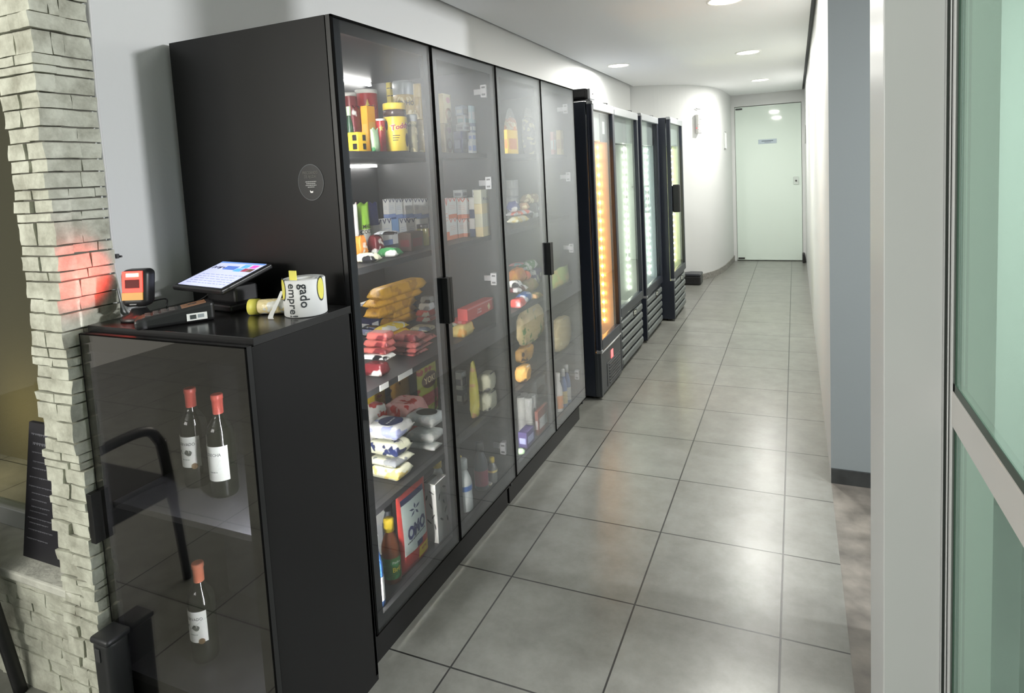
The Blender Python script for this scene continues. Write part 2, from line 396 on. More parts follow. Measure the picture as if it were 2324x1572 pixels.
b = bm_(); box(b, -6, -2.06, 2.2, 2.3, 0, 2.7); box(b, -2.14, -2.06, 1.32, 2.3, 0, 2.7); box(b, -6.1, -6, 1.3, 2.3, 0, 2.7); struct('wall_yard', b, mat('yard_wall', (.10, .09, .05), .8, bump=.2))  # far end wall added to keep outside light off the yard
yl = bpy.data.lights.new('yard_light', 'POINT'); yl.energy = 5.5; yl.color = (1, .80, .42); yl.shadow_soft_size = .15
yo = bpy.data.objects.new('yard_light', yl); C.objects.link(yo); yo.location = (-4.30, 1.85, .34)

# ------------------------------------------------------------------ ceiling lamps
LED = emit('lamp_diffuser', (1.0, .97, .80), 14)
WRIM = mat('lamp_rim', (.85, .85, .83), .4)
def ceiling_lamp(x, y, label):
    t = thing('ceiling_lamp', label, 'ceiling lamp', (x, y, 2.64), 0, 'round ceiling lamps along the corridor')
    b = bm_(); lathe(b, [(.098, -.002), (.108, -.009), (.116, -.008), (.118, 0)], 40); obj('rim', b, WRIM, t)
    b = bm_(); lathe(b, [(0, -.008), (.06, -.008), (.099, -.004)], 40); obj('diffuser', b, LED, t)
    l = area_light('lamp_light', (0, 0, -.014), (0, 0, 0), .19, LAMP_E, (1.0, .985, .93), 'DISK', None, PI); l.parent = t
ceiling_lamp(-.40, 4.41, 'round ceiling lamp nearest the viewer, cut by the top of the photo')
ceiling_lamp(-.40, 6.60, 'round ceiling lamp second along the right row, above the empty corridor')
ceiling_lamp(-.40, 8.94, 'round ceiling lamp farthest down the corridor, close to the end door')
ceiling_lamp(-1.64, 6.48, 'round ceiling lamp over the tops of the fridges')

# ------------------------------------------------------------------ black display cabinets
BLK = mat('black_laminate', (.0075, .0075, .0080), .36, spec=.28)
BLKI = mat('black_laminate_inside', (.026, .026, .028), .45)
FRM = mat('black_frame', (.012, .0125, .0135), .35)
SMOKE = pane('smoked_pane', (.80, .81, .82), .03, 2.0, 4.5, rough=.02, gloss=(.93, .95, 1.0))
STRIP = emit('led_strip_light', (1.0, .97, .90), 30)
STRIPD = emit('led_strip_dim', (1.0, .97, .92), 8)
HNG = mat('hinge_metal', (.72, .72, .74), .35, metal=.3)
ZS = {'A': 1.697, 'B': 1.318, 'C': .905, 'D': .50, 'E': .165}
def cabinet(y0, label, lit, cabname='near'):
    """two glass doors wide; front at x=-1.245, back at x=-1.926"""
    t = thing('display_cabinet', label, 'cabinet', (-1.6, y0 + .56, 0), 0, 'black glass-door cabinets along the wall')
    X = lambda v: v + 1.6
    Y = lambda v: v - .56
    P = lambda n, b, m, p=None: obj(n, b, m, p or t)
    for q, ys in enumerate(((0, .018), (1.102, 1.12))):
        b = bm_(); box(b, X(-1.926), X(-1.268), Y(ys[0]), Y(ys[1]), .10, 2.093, 0, .0008); sp = P('side_panel', b, BLK if q == 0 else BLKI)
        if q == 0: side = sp
    b = bm_(); box(b, X(-1.926), X(-1.915), Y(.018), Y(1.102), .10, 2.09); P('back_panel', b, BLKI)
    b = bm_(); box(b, X(-1.926), X(-1.268), Y(.018), Y(1.102), 2.072, 2.093); P('top_panel', b, BLK)
    b = bm_(); box(b, X(-1.915), X(-1.27), Y(.018), Y(1.102), .145, .165); P('base_panel', b, BLKI)
    b = bm_(); box(b, X(-1.92), X(-1.29), Y(.002), Y(1.10), 0, .10); box(b, X(-1.92), X(-1.275), Y(.001), Y(1.119), .10, .146); P('plinth', b, BLK)
    for k in 'ABCD':
        b = bm_(); box(b, X(-1.915), X(-1.30), Y(.019), Y(1.101), ZS[k] - .022, ZS[k], 0, .001); s = P('shelf', b, BLKI)
        if k in 'AB' or lit:
            b = bm_(); box(b, X(-1.90), X(-1.885), Y(.25), Y(1.06), ZS[k] - .034, ZS[k] - .024); obj('led_bar', b, STRIP if k in 'AB' and lit else STRIPD, s)
    b = bm_(); box(b, X(-1.90), X(-1.885), Y(.25), Y(1.06), 2.056, 2.068); P('led_bar', b, STRIP if lit else STRIPD)
    b = bm_(); box(b, X(-1.296), X(-1.272), Y(.019), Y(.027), .2, 2.05); P('led_strip', b, emit('led_upright_bright', (1, .98, .93), 130.0) if lit else emit('led_upright_soft', (1, .98, .93), 110.0))
    for q in (0, 1):
        a, c = .56 * q + .002, .56 * q + .558
        d = bm_(); f = .046
        for (ya, yb, za, zb) in ((a, a + f, .141, 2.093), (c - f, c, .141, 2.093), (a + f, c - f, .141, .141 + f), (a + f, c - f, 2.093 - f, 2.093)):
            box(d, X(-1.266), X(-1.2505), Y(ya), Y(yb), za, zb)
        dr = P('door', d, FRM)
        g = bm_(); box(g, X(-1.2500), X(-1.2455), Y(a + .008), Y(c - .008), .146, 2.086); obj('glass_pane', g, SMOKE, dr)
        # matte black edge profile round the pane
        e = bm_()
        for (ya, yb, za, zb) in ((a, a + .0085, .141, 2.093), (c - .0085, c, .141, 2.093), (a, c, .141, .146), (a, c, 2.086, 2.093)):
            box(e, X(-1.2503), X(-1.2450), Y(ya), Y(yb), za, zb)
        obj('edge_profile', e, mat('edge_black', (.005, .005, .005), .9, spec=.03), dr)
        hy = (c - .018, c + .001) if q == 0 else (a - .001, a + .018)
        h = bm_(); box(h, X(-1.262), X(-1.222), Y(hy[0]), Y(hy[1]), 1.035, 1.212, 0, .0015); obj('handle', h, mat('handle_black', (.008, .008, .008), .45), dr)
        if q == 1:
            for zz in (1.975, 1.56, 1.115, .30):
                hb = bm_(); y1 = c - .046
                box(hb, X(-1.300), X(-1.270), Y(y1 - .004), Y(y1 + .03), zz - .028, zz + .028, 0, .002)
                box(hb, X(-1.345), X(-1.296), Y(y1 + .018), Y(y1 + .0275), zz - .012, zz + .014, 0, .002)
                for s in (-1, 1): box(hb, X(-1.292), X(-1.276), Y(y1 - .007), Y(y1 - .003), zz + s * .016 - .004, zz + s * .016 + .004, 1)
                obj('hinge', hb, [HNG, mat('hinge_dark', (.12, .12, .12), .5)], dr)
    return t, side
cabA, sideA = cabinet(1.54, 'near black cabinet with two glass doors, packed with groceries, round help sticker on its side', True)
cabB, sideB = cabinet(2.66, 'second black glass-door cabinet, between the near cabinet and the fridges', False)
# round sticker on the near side panel (part of that cabinet)
sx, sy0, sz = -1.365 + 1.6, -.5605, 1.603
b = bm_(); prism(b, ell(.050, .056, 40, (sx, sz)), lambda a, c, q: (a, sy0 - q, c), 0, .0006); lathe_r = None
n = 48
for k in range(n):
    a0, a1 = 2 * PI * k / n, 2 * PI * (k + 1) / n
    q = [(sx + r * .050 * math.cos(a), sz + r * .056 * math.sin(a)) for r, a in ((1.0, a0), (1.0, a1), (.965, a1), (.965, a0))]
    prism(b, q, lambda a, c, u: (a, sy0 - u, c), .0004, .0010, 1)
st = obj('help_sticker', b, [mat('sticker_black', (.010, .010, .011), .32), mat('sticker_ring', (.09, .10, .11), .35)], cabA); st['label'] = 'round black sticker with pale text'
fs = lambda dy: (lambda x, y, tt: (sx + x, sy0 - .0008 - tt, sz + dy + y))
lettering('PRECISANDO\nDE AJUDA?', .0125, mat('sticker_grey_ink', (.11, .11, .10), .5), st, fs(.0235), squeeze=.8)
b = bm_()
for dz, hw in ((.002, .021), (-.0035, .018), (-.009, .021), (-.0145, .013)):
    x = -hw
    while x < hw:
        l = rnd.uniform(.003, .007); prism(b, rect(sx + x, sx + min(x + l, hw), sz + dz - .0011, sz + dz + .0011), lambda a, c, u: (a, sy0 - .0008 - u, c), 0, .0003); x += l + .0015
obj('small_print', b, mat('sticker_white_ink', (.50, .50, .50), .5), st)
b = bm_(); prism(b, [(sx - .007, sz - .026), (sx - .004, sz - .0245), (sx - .001, sz - .028), (sx + .007, sz - .0262), (sx + .0055, sz - .0325), (sx - .003, sz - .0325), (sx - .005, sz - .029)], lambda a, c, u: (a, sy0 - .0008 - u, c), 0, .0003)
obj('emblem', b, mat('sticker_bright_ink', (.95, .95, .95), .5), st)

# ------------------------------------------------------------------ low counter with a glass front
CX0, CX1, CY0, CY1, CH = -1.889, -1.246, 1.126, 1.536, 1.205
ct = thing('glass_front_counter', 'black counter with a smoked glass front and wine bottles inside, against the near cabinet', 'counter', (-1.576, 1.33, 0))
X = lambda v: v + 1.576
Y = lambda v: v - 1.33
b = bm_(); box(b, X(CX1 - .018), X(CX1), Y(1.146), Y(CY1), 0, CH - .004, 0, .0008); obj('side_panel', b, BLK, ct)
b = bm_(); box(b, X(CX0), X(CX0 + .018), Y(1.146), Y(CY1), 0, CH - .004, 0, .0008); obj('side_panel', b, BLK, ct)
b = bm_(); box(b, X(CX0), X(CX1), Y(CY1 - .012), Y(CY1), .02, CH - .004); obj('back_panel', b, BLKI, ct)
b = bm_(); box(b, X(CX0), X(CX1), Y(1.152), Y(CY1), CH - .004, CH + .018, 0, .0015); obj('counter_top', b, mat('counter_top_black', (.012, .012, .0125), .22), ct)
b = bm_(); box(b, X(CX0 + .018), X(CX1 - .018), Y(1.146), Y(CY1 - .012), .14, .165); obj('base_panel', b, BLKI, ct)
b = bm_(); box(b, X(CX0 + .018), X(CX1 - .018), Y(1.16), Y(CY1 - .012), 0, .14); obj('plinth', b, BLK, ct)
b = bm_(); box(b, X(CX0 + .019), X(CX1 - .019), Y(1.155), Y(CY1 - .013), .672, .690, 0, .001); obj('shelf', b, mat('counter_shelf', (.09, .09, .095), .40), ct)
b = bm_(); box(b, X(CX1 - .0285), X(CX1 - .020), Y(1.150), Y(1.166), .20, .66); obj('led_strip', b, emit('counter_led', (.94, .96, 1.0), 140.0), ct)
b = bm_(); box(b, X(CX1 - .0285), X(CX1 - .020), Y(1.150), Y(1.166), .70, 1.16); obj('led_strip', b, emit('counter_led', (.94, .96, 1.0), 140.0), ct)
d = bm_(); f = .042
for (xa, xb, za, zb) in ((CX0, CX0 + .028, .02, CH), (CX1 - f, CX1, .02, CH), (CX0 + .02, CX1 - f, .02, .02 + f), (CX0 + .02, CX1 - f, CH - .05, CH)):
    box(d, X(xa), X(xb), Y(1.130), Y(1.1455), za, zb)
dr = obj('door', d, FRM, ct)
g = bm_(); box(g, X(CX0 + .003), X(CX1 - .003), Y(1.126), Y(1.1298), .023, CH - .003); obj('glass_pane', g, pane('counter_pane', (.70, .70, .71), .075, .6, 3.0, gloss=(1, .97, .88)), dr)
e = bm_()
for (xa, xb, za, zb) in ((CX0, CX0 + .003, .02, CH), (CX1 - .003, CX1, .02, CH), (CX0, CX1, CH - .003, CH)):
    box(e, X(xa), X(xb), Y(1.1255), Y(1.130), za, zb)
obj('edge_profile', e, mat('edge_black', (.005, .005, .005), .9, spec=.03), dr)
h = bm_(); box(h, X(CX0 - .010), X(CX0 + .012), Y(1.100), Y(1.142), .585, .735, 0, .0015); obj('handle', h, mat('handle_black', (.008, .008, .008), .45), dr)
b = bm_(); prism(b, ell(.010, .010, 16, (X(-1.872), .125)), lambda a, c, q: (a, Y(1.126) - q, c), 0, .0006); prism(b, ell(.0035, .0035, 10, (X(-1.872), .125)), lambda a, c, q: (a, Y(1.126) - q, c), .0005, .0010, 1); obj('round_dot', b, [mat('dot_white', (.75, .72, .68), .5), mat('dot_red', (.35, .06, .05), .5)], dr)

# wine bottles in the counter
GLASSD = mat('bottle_glass_dark', (.006, .008, .005), .05, spec=.8, coat=.5)
CAPS = mat('capsule_red', (.48, .085, .06), .35)
CAPO = mat('capsule_orange_red', (.55, .17, .09), .35)
LABW = mat('wine_label_paper', (.66, .68, .62), .6)
INK = mat('print_ink', (.02, .025, .03), .6)
def wine(x, y, z, label, word, cap, a_mid, half, zl0, zl1, pic=True, seal=True):
    t = thing('wine_bottle', label, 'wine bottle', (x, y, z), 0, 'red-capped wine bottles inside the counter')
    R = .0385
    b = bm_(); lathe(b, [(0, .004), (.028, 0), (.036, .003), (R, .012), (R, .190), (.036, .205), (.027, .222), (.0175, .238), (.0148, .250), (.0145, .292), (0, .292)], 36); obj('bottle', b, GLASSD, t)
    b = bm_(); lathe(b, [(.0152, .243), (.0156, .290), (.0172, .291), (.0172, .303), (.0160, .306), (.0100, .3045), (0, .3045)], 28); obj('capsule', b, cap, t)
    b = bm_(); n = 24; r = R + .0006
    rings = [[b.verts.new((r * math.cos(a_mid - half + 2 * half * k / n), r * math.sin(a_mid - half + 2 * half * k / n), zz)) for k in range(n + 1)] for zz in (zl0, zl1)]
    for k in range(n): b.faces.new((rings[0][k], rings[0][k + 1], rings[1][k + 1], rings[1][k]))
    lb = obj('label', b, LABW, t, smooth=True)
    wrap = lambda zc, rr=R + .0009, off=0.0: (lambda px, py, tt: (rr * math.cos(a_mid + off + px / rr), rr * math.sin(a_mid + off + px / rr), zc + py))
    zt = zl1 - (zl1 - zl0) * .24
    lettering(word, .0125, INK, lb, wrap(zt, off=-.05), squeeze=.95)
    strokes(.026, .0042, mat('print_grey', (.25, .27, .25), .6), lb, wrap(zl0 + (zl1 - zl0) * .26), seed=int(z * 900) + int(-x * 100))
    if pic:
        b = bm_(); rr = R + .0010; w_ = wrap(zl0 + (zl1 - zl0) * .50, rr)
        for (cx, cy, a, c) in ((-.006, .002, .017, .007), (.008, -.001, .012, .008), (.010, -.006, .008, .005)):
            pts = ell(a, c, 18, (cx, cy)); b.faces.new([b.verts.new(w_(p, q, 0)) for p, q in pts])
        obj('picture', b, mat('label_picture', (.05, .06, .045), .6), lb)
    else:
        b = bm_(); rr = R + .0010; w_ = wrap(zl0 + (zl1 - zl0) * .52, rr)
        for q in range(4):
            yy = .008 - q * .005; ww = .020 - q * .002
            b.faces.new([b.verts.new(w_(p, s, 0)) for p, s in rect(-ww, ww, yy - .0012, yy + .0012)])
        for p0, p1, s0, s1 in ((-.040, .040, .043, .0436), (.040, .0406, -.045, .043)): b.faces.new([b.verts.new(w_(p, s, 0)) for p, s in ((p0, s0), (p1 * .5 + p0 * .5, s0), (p1, s0), (p1, s1), (p0 * .5 + p1 * .5, s1), (p0, s1))])
        obj('picture', b, mat('label_grey_print', (.30, .33, .29), .6), lb)
    if seal:
        b = bm_(); w_ = wrap(zl0 + .004, R + .0012, .55 * half)
        b.faces.new([b.verts.new(w_(p, q, 0)) for p, q in ell(.0095, .0095, 18)]); obj('seal', b, mat('seal_gold', (.20, .13, .06), .4, metal=.4), lb)
    return t
A0 = math.radians(-82)
wine(-1.705, 1.318, .6908, 'wine bottle on the upper counter shelf, nearest the stone pillar, gold seal on label', 'RESERVADO', CAPS, A0, 1.12, .070, .165)
wine(-1.570, 1.300, .6908, 'wine bottle on the upper counter shelf, plain framed label without picture', 'COSECHA', CAPS, A0, 1.15, .056, .160, pic=False, seal=False)
wine(-1.678, 1.265, .1658, 'wine bottle alone on the counter base, orange-red capsule', 'RESERVADO', CAPO, A0, 1.05, .075, .172)

# ------------------------------------------------------------------ things on the counter
ZT = CH + .0188
BP = mat('black_plastic', (.014, .014, .015), .38)
# barcode scanner
t = thing('barcode_scanner', 'desktop barcode scanner glowing red on the counter beside the stone pillar', 'scanner', (-1.790, 1.245, ZT), math.radians(20))
b = bm_(); lathe(b, [(0, 0), (.050, 0), (.052, .006), (.046, .014), (.028, .020), (.020, .034), (0, .034)], 28); obj('base', b, BP, t)
hd = bm_(); box(hd, -.040, .040, -.026, .026, .040, .150, 0, .018, 5)
for v in hd.verts:
    v.co.y += (v.co.z - .04) * .12; v.co.x *= 1 + (v.co.z - .04) * .9
hd_o = obj('head', hd, BP, t, smooth=True)
fy = lambda z: -.0268 + (z - .04) * .12
def face_patch(nm, x0, x1, z0, z1, m, off):
    b = bm_(); vs = [b.verts.new((x, fy(z) - off, z)) for x, z in ((x0, z0), (x1, z0), (x1, z1), (x0, z1))]
    vb = [b.verts.new((x, fy(z) - off + .003, z)) for x, z in ((x0, z0), (x1, z0), (x1, z1), (x0, z1))]
    b.faces.new(vs); b.faces.new(vb)
    for k in range(4): b.faces.new((vs[k], vs[(k + 1) % 4], vb[(k + 1) % 4], vb[k]))
    return obj(nm, b, m, hd_o)
face_patch('window', -.031, .031, .085, .146, emit('scanner_red', (1.0, .035, .02), 1.7), .0012)
face_patch('dark_screen', -.022, .022, .097, .122, mat('scanner_dark', (.12, .006, .006), .7), .0022)
face_patch('light_bar', -.018, .020, .130, .140, emit('scanner_bar', (1.0, .26, .13), 10), .0024)
face_patch('yellow_label', -.033, .031, .062, .084, mat('scanner_yellow', (.75, .36, .05), .45), .0014)
face_patch('maker_mark', -.010, .010, .048, .051, mat('scanner_mark', (.20, .20, .20), .5), .0010)
b = bm_(); tube(b, spline([(.01, .03, .045), (.055, .045, .05), (.065, .03, .03), (.05, .055, .008), (.09, .09, .005)], 6), .0025, 8); obj('cord', b, BP, t)
l = bpy.data.lights.new('scanner_glow', 'SPOT'); l.energy = 1.2; l.color = (1, .07, .05); l.spot_size = math.radians(110); l.spot_blend = .8; l.shadow_soft_size = .01
lo = bpy.data.objects.new('scanner_glow', l); C.objects.link(lo); lo.parent = t; lo.location = (-.03, -.040, .128); lo.rotation_euler = Vector((-.95, -.02, .12)).to_track_quat('-Z', 'Y').to_euler()
l = bpy.data.lights.new('scanner_spill', 'SPOT'); l.energy = 3.0; l.color = (1, .06, .03); l.spot_size = math.radians(70); l.spot_blend = .9; l.shadow_soft_size = .01
lo = bpy.data.objects.new('scanner_spill', l); C.objects.link(lo); lo.parent = t; lo.location = (0, -.036, .134); lo.rotation_euler = Vector((-.1, -.6, -1)).to_track_quat('-Z', 'Y').to_euler()
# tablet till
t = thing('tablet_till', 'black tablet till with a lit screen on the counter', 'till', (-1.640, 1.420, ZT), math.radians(-10))
b = bm_(); box(b, -.085, .085, -.035, .075, 0, .022, 0, .006); box(b, -.075, .075, -.01, .07, .02, .075, 0, .008); obj('stand', b, BP, t)
tb = bm_(); box(tb, -.134, .134, -.092, .092, -.008, .008, 0, .005, 3)
tab = obj('tablet', tb, BP, t); tab.location = (0, .0, .100); tab.rotation_euler = (math.radians(17), 0, 0)
SC = emit('screen_white', (.60, .64, .90), .55)
b = bm_(); box(b, -.118, .118, -.078, .084, .0082, .0088); scr = obj('screen', b, SC, tab)
def tile(nm, x0, x1, y0, y1, m):
    b = bm_(); box(b, x0, x1, y0, y1, .0089, .0093); return obj(nm, b, m, tab)
tile('title_bar', -.118, .118, .075, .084, emit('screen_bar', (.12, .22, .50), .9))
tile('menu_tile', -.045, .018, .032, .056, emit('screen_navy', (.08, .15, .45), .9))
tile('menu_tile', .022, .058, .024, .044, emit('screen_blue', (.10, .32, .55), .9))
tile('menu_tile', .030, .064, .048, .070, emit('screen_blue', (.10, .32, .55), .9))
tile('menu_tile', .074, .104, .050, .070, emit('screen_pink', (.55, .10, .42), .9))
tile('menu_tile', .060, .084, .026, .046, emit('screen_maroon', (.28, .05, .08), .9))
tile('menu_tile', .086, .112, .026, .046, emit('screen_dark', (.12, .07, .05), .9))
b = bm_()
for k, x in enumerate((-.108, -.098, -.086, -.076, -.068, -.056)): box(b, x, x + (.007 if k % 2 else .004), .034 + (k % 3) * .003, .052 - (k % 2) * .004, .0089, .0093)
obj('lettering', b, mat('screen_ink', (.03, .03, .08), .5), tab)
b = bm_()
for r_ in range(5):
    x = -.10
    while x < .10:
        l_ = rnd.uniform(.008, .03); box(b, x, x + l_, -.06 + r_ * .014, -.0585 + r_ * .014, .0089, .0092); x += l_ + .006
obj('small_print', b, mat('screen_ink_pale', (.30, .32, .50), .5), tab)
b = bm_(); tube(b, spline([(-.05, .05, .05), (-.10, .03, .045), (-.14, .01, .02), (-.165, -.02, .006), (-.18, -.05, .004)], 6), .003, 8); obj('cord', b, BP, t)
for k in range(3):
    b = bm_(); tube(b, [(-.10 + (.026 + .004 * k) * math.cos(a * PI / 12), .03 + .016 * math.sin(a * PI / 12), .012 + .007 * k + .014 * (1 + math.sin(a * PI / 12))) for a in range(0, 25)], .0026, 8); obj('cord_loop', b, BP, t)
# card terminal
t = thing('card_terminal', 'black card terminal with orange-lit top lying in front of the till', 'card terminal', (-1.615, 1.232, ZT), math.radians(55))
b = bm_(); box(b, -.105, .095, -.038, .038, 0, .030, 0, .010, 3)
for v in b.verts:
    if v.co.z > .015: v.co.z += (v.co.x + .1) * .13
    if v.co.x < -.06: v.co.y *= .88
bd = obj('body', b, BP, t, smooth=False)
ztop = lambda x: .0302 + (x + .1) * .13
def tp(nm, x0, x1, y0, y1, m, up=.0006):
    b = bm_(); a = [b.verts.new((x, y, ztop(x) + up)) for x, y in rect(x0, x1, y0, y1)]; c = [b.verts.new((x, y, ztop(x) - .002)) for x, y in rect(x0, x1, y0, y1)]
    b.faces.new(a); b.faces.new(c)
    for k in range(4): b.faces.new((a[k], a[(k + 1) % 4], c[(k + 1) % 4], c[k]))
    return obj(nm, b, m, bd)
tp('screen', .012, .075, -.028, .028, mat('terminal_screen', (.42, .22, .13), .2)); tp('mark', .030, .052, -.006, .012, mat('terminal_mark', (.08, .06, .05), .4), .001)  # screen coloured orange for the scanner light it reflects
tp('keypad', -.085, .004, -.028, .028, mat('terminal_keys', (.05, .048, .046), .45))
b = bm_()
for i in range(4):
    for j in range(3): box(b, -.078 + i * .02, -.064 + i * .02, -.024 + j * .018, -.012 + j * .018, ztop(-.07 + i * .02), ztop(-.07 + i * .02) + .003, 0, .001)
obj('keys', b, mat('terminal_key', (.10, .09, .085), .5), bd)
b = bm_(); box(b, .022, .074, -.0395, -.0375, .008, .028, 0); box(b, .030, .046, -.0400, -.0392, .012, .024, 1); box(b, .050, .066, -.0400, -.0392, .014, .024, 2); obj('sticker', b, [mat('sticker_white', (.82, .84, .82), .5), mat('sticker_dark', (.05, .06, .06), .5), mat('sticker_mid', (.30, .34, .36), .5)], bd)
# bag rolls
PAPERW = mat('printed_paper_white', (.72, .73, .73), .5)
YEL = mat('yellow_tape', (.78, .72, .13), .45)
t = thing('bag_roll', 'large roll of white printed bags with black words, standing upright on the counter', 'bag roll', (-1.308, 1.412, ZT))
R = .060; H = .106
b = bm_(); lathe(b, [(.020, .0), (R - .003, 0), (R, .003), (R, H - .003), (R - .003, H), (.053, H - .001), (.050, H - .004), (.047, H), (.036, H - .003), (.030, H), (.020, H - .002), (.020, 0)], 44); rl = obj('roll', b, PAPERW, t)
def cyl_patch(bm, r, a0, a1, poly, mi=0):
    bm.faces.new([bm.verts.new((r * math.cos(a0 + p), r * math.sin(a0 + p), z)) for p, z in poly]).material_index = mi
AF = math.radians(-58)
rot = lambda zc, a: (lambda px, py, tt: ((R + .0008) * math.cos(AF + a + py / R), (R + .0008) * math.sin(AF + a + py / R), zc - px))
lettering('gado', .036, INK, rl, rot(.062, .16), squeeze=1.0)
lettering('empre!', .034, INK, rl, rot(.050, -.42), squeeze=1.0)
for s, (ac, zc, aa, hh) in enumerate(((1.02, .076, .24, .036), (-1.05, .080, .26, .034))):
    b = bm_()
    cyl_patch(b, R + .0006, AF + ac, 0, [(aa * math.cos(2 * PI * k / 22), zc + hh * math.sin(2 * PI * k / 22)) for k in range(22)], 1)
    cyl_patch(b, R + .0009, AF + ac, 0, [(aa * .85 * math.cos(2 * PI * k / 22), zc + hh * .86 * math.sin(2 * PI * k / 22)) for k in range(22)], 0)
    obj('yellow_print', b, [YEL, INK], rl)
b = bm_(); box(b, -.016, .010, -.040, -.036, .080, .132, 0, .001); obj('yellow_tab', b, YEL, t)
b = bm_(); w_ = spline([(-.058, -.03, .070), (-.064, -.04, .045), (-.068, -.055, .022), (-.063, -.075, .004), (-.052, -.085, .0015)], 5)
for i in range(len(w_) - 1):
    a, c = w_[i], w_[i + 1]; s0 = .004 + .006 * i / len(w_); s1 = .004 + .006 * (i + 1) / len(w_)
    vs = [b.verts.new(v) for v in (a + Vector((-s0, .0, 0)), a + Vector((s0, .002, 0)), c + Vector((s1, .002, 0)), c + Vector((-s1, 0, 0)))]; b.faces.new(vs)
o = obj('loose_end', b, PAPERW, t); md = o.modifiers.new('thick', 'SOLIDIFY'); md.thickness = .0012
t = thing('bag_roll', 'small narrow roll of pale bags with yellow end, lying on the counter', 'bag roll', (-1.415, 1.385, ZT + .0235), math.radians(20))
b = bm_(); n0 = len(b.verts); lathe(b, [(.012, -.052), (.021, -.050), (.022, 0), (.023, .048), (.018, .052), (.012, .050)], 24)
bmesh.ops.rotate(b, verts=b.verts, cent=(0, 0, 0), matrix=Matrix.Rotation(PI / 2, 3, 'Y')); rr = obj('roll', b, printed('cream', 'white', 30), t)
b = bm_(); lathe(b, [(0, -.064), (.0235, -.062), (.0235, -.034), (0, -.033)], 24); bmesh.ops.rotate(b, verts=b.verts, cent=(0, 0, 0), matrix=Matrix.Rotation(PI / 2, 3, 'Y')); obj('yellow_end', b, YEL, t)

# ------------------------------------------------------------------ white cable, bin, chair, board at the near side
b = bm_(); tube(b, spline([(-1.936, 1.292, 2.65), (-1.938, 1.292, 2.18), (-1.938, 1.284, 1.92), (-1.938, 1.285, 1.627), (-1.938, 1.282, 1.41), (-1.937, 1.288, 1.325), (-1.930, 1.302, ZT + .006), (-1.918, 1.33, ZT + .005)], 5), .0048, 8)
c = tag(obj('cable', b, mat('cable_white', (.72, .72, .72), .5)), 'white cable running down the wall edge beside the stone pillar', 'cable')
b = bm_(); box(b, -1.948, -1.934, 1.289, 1.300, 1.398, 1.412, 0, .002); box(b, -1.948, -1.930, 1.300, 1.306, 1.400, 1.406, 0, .001); obj('clip', b, mat('clip_dark', (.05, .05, .05), .5), c)
t = thing('floor_bin', 'black rounded bin on the floor at the foot of the stone pillar', 'bin', (-1.845, 1.086, 0))
b = bm_(); box(b, -.032, .042, -.033, .038, 0, .325, 0, .018, 4)
for v in b.verts: v.co.x *= .90 + .10 * v.co.z / .36
obj('body', b, mat('bin_plastic', (.018, .019, .020), .42), t, smooth=True)
b = bm_(); box(b, -.034, .044, -.035, .040, .314, .334, 0, .008, 3); obj('lid', b, mat('bin_lid', (.022, .023, .025), .36), t, smooth=True)
b = bm_(); box(b, -.01, .01, -.0370, -.0330, .265, .305, 0, .002); obj('latch', b, mat('bin_latch', (.05, .05, .052), .4), t)
# chair
CH_P = mat('chair_black', (.012, .012, .013), .42)
t = thing('armchair', 'black plastic armchair by the window, mostly out of view, mirrored in the counter glass', 'chair', (-2.60, .82, 0))
for sx_ in (-1, 1):
    b = bm_(); tube(b, spline([(.275 * sx_, -.27, 0), (.262 * sx_, -.262, .22), (.250 * sx_, -.25, .44), (.245 * sx_, -.235, .60)], 5), [.017] * 8 + [.021] * 8, 10); obj('leg', b, CH_P, t)
    b = bm_(); tube(b, spline([(.270 * sx_, .265, 0), (.258 * sx_, .240, .22), (.245 * sx_, .215, .44)], 5), .019, 10); obj('leg', b, CH_P, t)
    b = bm_(); tube(b, spline([(.245 * sx_, -.235, .59), (.250 * sx_, -.19, .655), (.255 * sx_, -.10, .672), (.250 * sx_, .08, .655), (.235 * sx_, .22, .62)], 6), .020, 10); obj('arm', b, CH_P, t)
b = bm_(); box(b, -.25, .25, -.25, .22, .425, .452, 0, .012, 3); box(b, -.255, .255, -.255, .22, .36, .43, 0, .010, 2); obj('seat', b, CH_P, t)
bk = bm_(); box(bk, -.235, .235, .20, .226, .44, .86, 0, .012, 3)
for v in bk.verts: v.co.y += (v.co.z - .44) * .13 + .10 * (v.co.x / .235) ** 2 * -.25
obj('backrest', bk, CH_P, t)
# chalk board on the ledge
t = thing('chalkboard', 'narrow black board with rows of chalk writing on the stone ledge', 'chalkboard', (-2.16, 1.225, .4025))
BRD = mat('board_black', (.016, .015, .020), .6)
q = [(-.235, 0), (.085, 0), (.085, .445), (-.220, .445)]
b = bm_(); prism(b, q, lambda a, c, u: (a, -.055 + c * .13 + u, c), 0, .012); bd = obj('board', b, BRD, t)
zz = .41
while zz > .05:
    b = bm_()
    xl = -.235 + (.015 / .445) * zz + .016; x = xl + rnd.uniform(0, .02); big = zz > .36
    wd = rnd.uniform(.08, .14); ks = []
    while x < min(xl + wd, .07):
        l_ = rnd.uniform(.004, .013); hgt = (.008 if big else .0032) * rnd.uniform(.6, 1.2)
        ks += [(x, hgt), (x + l_ * .4, hgt * .2), (x + l_, hgt * .9)]; x += l_ + rnd.uniform(.002, .005)
    for (p, h0), (q_, h1) in zip(ks, ks[1:]):
        prism(b, [(p, zz - h0), (q_, zz - h1), (q_ + .0012, zz + h1 * .3), (p, zz + h0 * .3)], lambda a, c, u: (a, -.0565 + c * .13 + u, c), 0, .001)
    if ks: bmesh.ops.remove_doubles(b, verts=b.verts, dist=.0004)
    if len(ks) > 1: obj('lettering', b, mat('chalk', (.13, .13, .15), .9), bd)
    else: b.free()
    zz -= rnd.choice([.016, .016, .022, .03])

